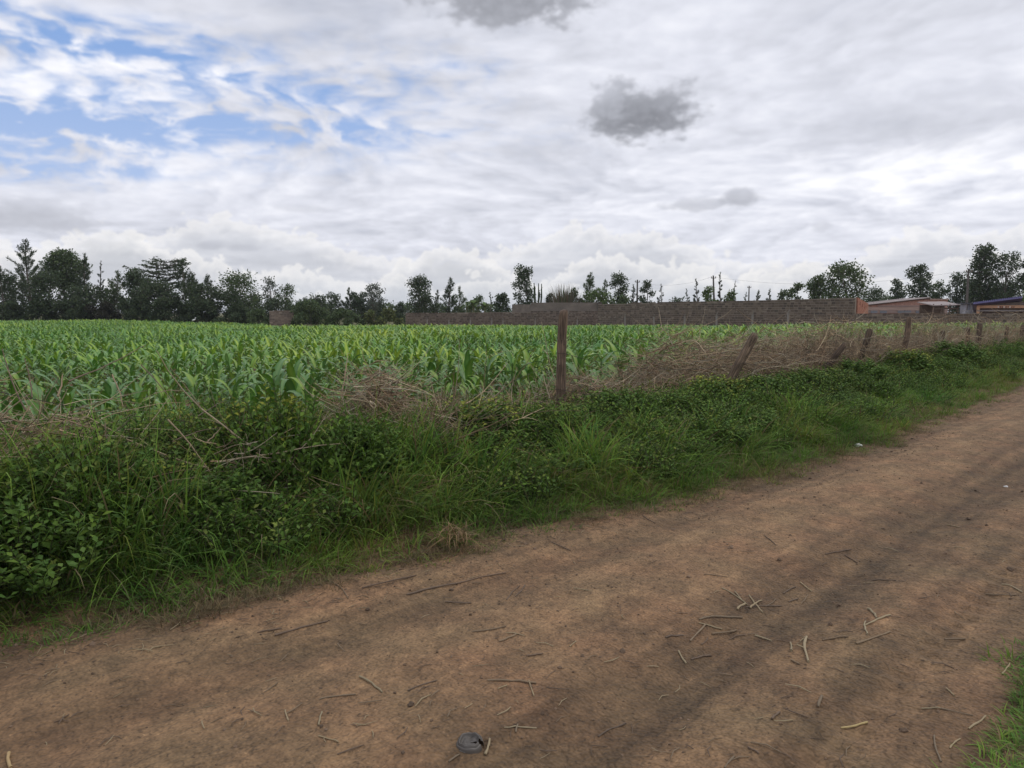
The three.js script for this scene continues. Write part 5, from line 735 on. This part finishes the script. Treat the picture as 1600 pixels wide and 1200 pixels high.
{ // smaller scraps: countable but alike
  const r = rng(515), gs = [0, 1, 2, 3, 4].map(k => { const q = rng(520 + k), mb = new MB(), l = .016 + .022 * q(); mb.tube([V3(-l, .003, 0), V3(0, .004 + .004 * q(), (q() - .5) * .016), V3(l, .003, (q() - .5) * .02)], [.0015, .0020, .0012], 5, [1, 1, 1]); return mb.geo(); });
  const ms = [C1, C2, C3].map(c => std({ color: new THREE.Color().setRGB(...c) }));
  for (let k = 0; k < 170; k++) { let px = 60 + 1520 * r(), py = 700 + 495 * Math.pow(r(), .8); const p = onRoad(px, py), s = sOf(p.x, p.z), u = uOf(p.x, p.z); if (u < .9 || u > edgeL(s) - .05) continue; const o = single('straw_scrap', gs[k % 5], ms[k % 3], 'small scrap of straw or twig on the dirt road', 'straw scrap', 'straw scraps scattered on the road'); o.position.copy(p); o.rotation.y = r() * 6.283; o.scale.setScalar(.8 + .8 * r()); }
  // crumbs of soil and litter that nobody would count
  const cg = [0, 1, 2].map(k => { const q = rng(530 + k), g = new THREE.IcosahedronGeometry(1, 1), p = g.attributes.position; for (let i = 0; i < p.count; i++) { const n = 1 + .45 * noise(p.getX(i) * 1.6 + k * 5, p.getY(i) * 1.6 + p.getZ(i)); p.setXYZ(i, p.getX(i) * n, p.getY(i) * n * .65, p.getZ(i) * n); } g.computeVertexNormals(); return g; });
  const grp = new THREE.Group(); grp.name = 'soil_crumbs'; scene.add(grp); tag(grp, 'loose crumbs of soil and grit strewn over the road', 'grit', null, 'stuff');
  const cm = new THREE.MeshStandardMaterial({ roughness: .95 }), M = new THREE.Matrix4(), Q = new THREE.Quaternion(), E = new THREE.Euler(), C = new THREE.Color();
  for (let k = 0; k < 3; k++) { const n = 1900, im = new THREE.InstancedMesh(cg[k], cm, n); im.name = 'crumbs'; im.userData.kind = 'stuff'; im.castShadow = im.receiveShadow = true; for (let i = 0; i < n; i++) { const s = -2.5 + 14 * Math.pow(r(), 1.2), e = edgeL(s); const u = r() < .3 ? e - .55 * r() : .8 + (e - .8) * r(), p = su(s, u), sz = .002 + .0055 * Math.pow(r(), 3) + (r() < .025 ? .004 + .010 * r() : 0); p.y = gAt(p.x, p.z) + sz * .2; E.set(r() * 6, r() * 6, 0); Q.setFromEuler(E); M.compose(p, Q, V3(sz, sz, sz)); im.setMatrixAt(i, M); const v = .6 + .8 * r(); im.setColorAt(i, C.setRGB(.17 * v, .115 * v, .075 * v)); } grp.add(im); }
  const lg = new THREE.Group(); lg.name = 'straw_litter'; scene.add(lg); tag(lg, 'fine dry litter along the foot of the bank', 'litter', null, 'stuff');
  for (let k = 0; k < 5; k++) { const n = 620, im = new THREE.InstancedMesh(gs[k], new THREE.MeshStandardMaterial({ roughness: .9 }), n); im.name = 'litter'; im.userData.kind = 'stuff'; im.castShadow = im.receiveShadow = true; for (let i = 0; i < n; i++) { const s = -2 + 22 * Math.pow(r(), 1.4), e = edgeL(s), u = r() < .75 ? e + .15 - .6 * Math.pow(r(), 1.6) : .8 + (e - .8) * r(), p = su(s, u); p.y = gAt(p.x, p.z); E.set(0, r() * 6.283, (r() - .5) * .2); Q.setFromEuler(E); const sc = .5 + .9 * r(); M.compose(p, Q, V3(sc, .8, .8)); im.setMatrixAt(i, M); const c = [C1, C2, C3, C3][Math.floor(r() * 4)], v = .7 + .5 * r(); im.setColorAt(i, C.setRGB(c[0] * v, c[1] * v, c[2] * v)); } lg.add(im); }
}
{ // dried grass tuft pulled over the road edge
  const r = rng(611), p = onRoad(712, 858), mb = new MB(); for (let k = 0; k < 120; k++) { const a = r() * 6.283; mb.blade((r() - .5) * .14, .10 * r(), (r() - .5) * .10, a, .10 + .20 * r() * r(), .003 + .004 * r(), 1.0 - 1.3 * r(), 3.2 * r() - .4, 6, jit(r() < .6 ? [.36, .25, .13] : [.24, .16, .09], r, .2)); }
  const o = single('dry_grass_tuft', mb.geo(), grassMat, 'tuft of dead straw-coloured grass at the foot of the bank', 'dry grass'); o.position.copy(p); o.position.y += .06; o.scale.set(1.3, .85, 1.1);
}
{ // crushed dark tin lid
  const p = onRoad(734, 1164), g = thing('crushed_can', 'crushed dark metal can end trodden into the dirt', 'can', p); g.rotation.set(.10, .4, .06); g.scale.setScalar(1.12);
  const can = new THREE.MeshStandardMaterial({ color: new THREE.Color().setRGB(.13, .115, .10), roughness: .5, metalness: .3, side: THREE.DoubleSide });
  const prof = [[0, .010], [.012, .0095], [.013, .0115], [.022, .0115], [.023, .009], [.029, .009], [.031, .018], [.033, .022], [.036, .021], [.038, .014], [.0395, .013], [.041, .016], [.044, .012], [.046, .004], [.048, -.008]].map(a => new THREE.Vector2(...a));
  const lg = new THREE.LatheGeometry(prof, 44, 1.15, Math.PI * 2 - .42), q = lg.attributes.position; for (let i = 0; i < q.count; i++) { const x = q.getX(i), z = q.getZ(i), n = .0035 * noise(x * 60, z * 60) + .004 * noise(x * 25 + 3, z * 25), k = 1 + .06 * noise(Math.atan2(z, x) * 1.4, 3); q.setXYZ(i, x * k, q.getY(i) + n, z * k); } lg.computeVertexNormals(); part('lid', lg, can, g);
  const fl = new THREE.PlaneGeometry(.026, .02, 4, 4), f = fl.attributes.position; for (let i = 0; i < f.count; i++) f.setZ(i, .008 * Math.sin(f.getX(i) * 160) * (f.getY(i) + .01) * 60); fl.computeVertexNormals(); const fm = part('torn_flap', fl, can, g); fm.rotation.set(-1.15, .2, .6); fm.position.set(-.026, .012, .024);
}
{ // pale scraps
  const wm = new THREE.MeshStandardMaterial({ color: new THREE.Color().setRGB(.72, .71, .68), roughness: .8, side: THREE.DoubleSide });
  for (const [x, y, sz, label] of [[1341, 697, .045, 'white crumpled scrap at the grass edge on the right'], [1572, 760, .02, 'tiny pale chip far along the road at right']]) { const g = new THREE.IcosahedronGeometry(sz, 2), p = g.attributes.position; for (let i = 0; i < p.count; i++) { const n = 1 + .5 * noise(p.getX(i) / sz * 1.5 + x, p.getY(i) / sz * 1.5 + p.getZ(i) / sz); p.setXYZ(i, p.getX(i) * n, p.getY(i) * n * .45, p.getZ(i) * n * .7); } g.computeVertexNormals(); const o = single('litter_scrap', g, wm, label, 'scrap'); o.position.copy(onRoad(x, y)); o.position.y += sz * .25; }
}
{ // white bird at the far edge of the field
  const p = gl(303, 94), mb = new MB(), w = [.85, .85, .83]; p.y = pix(303, 503, 94).y - .1; const b = [[-.26, .30], [-.20, .33], [-.08, .37], [.06, .40], [.15, .45], [.18, .54], [.16, .62], [.20, .69], [.25, .70], [.36, .68]].map(a => V3(a[0], a[1], 0));
  mb.tube(b, [.01, .06, .11, .12, .08, .04, .032, .04, .035, .006], 8, w); for (const z of [-.04, .04]) mb.tube([V3(0, .32, z), V3(.02, .15, z), V3(0, -.1, z)], [.018, .012, .012], 5, [.06, .055, .05]);
  const o = single('bird', mb.geo(), std({ roughness: .8 }), 'small white bird standing at the far edge of the maize', 'bird'); o.position.copy(p); o.scale.setScalar(.9);
}
// thin haze over the far trees
scene.fog = new THREE.FogExp2(new THREE.Color(.74, .78, .86), .00022);
renderer.render(scene, camera);
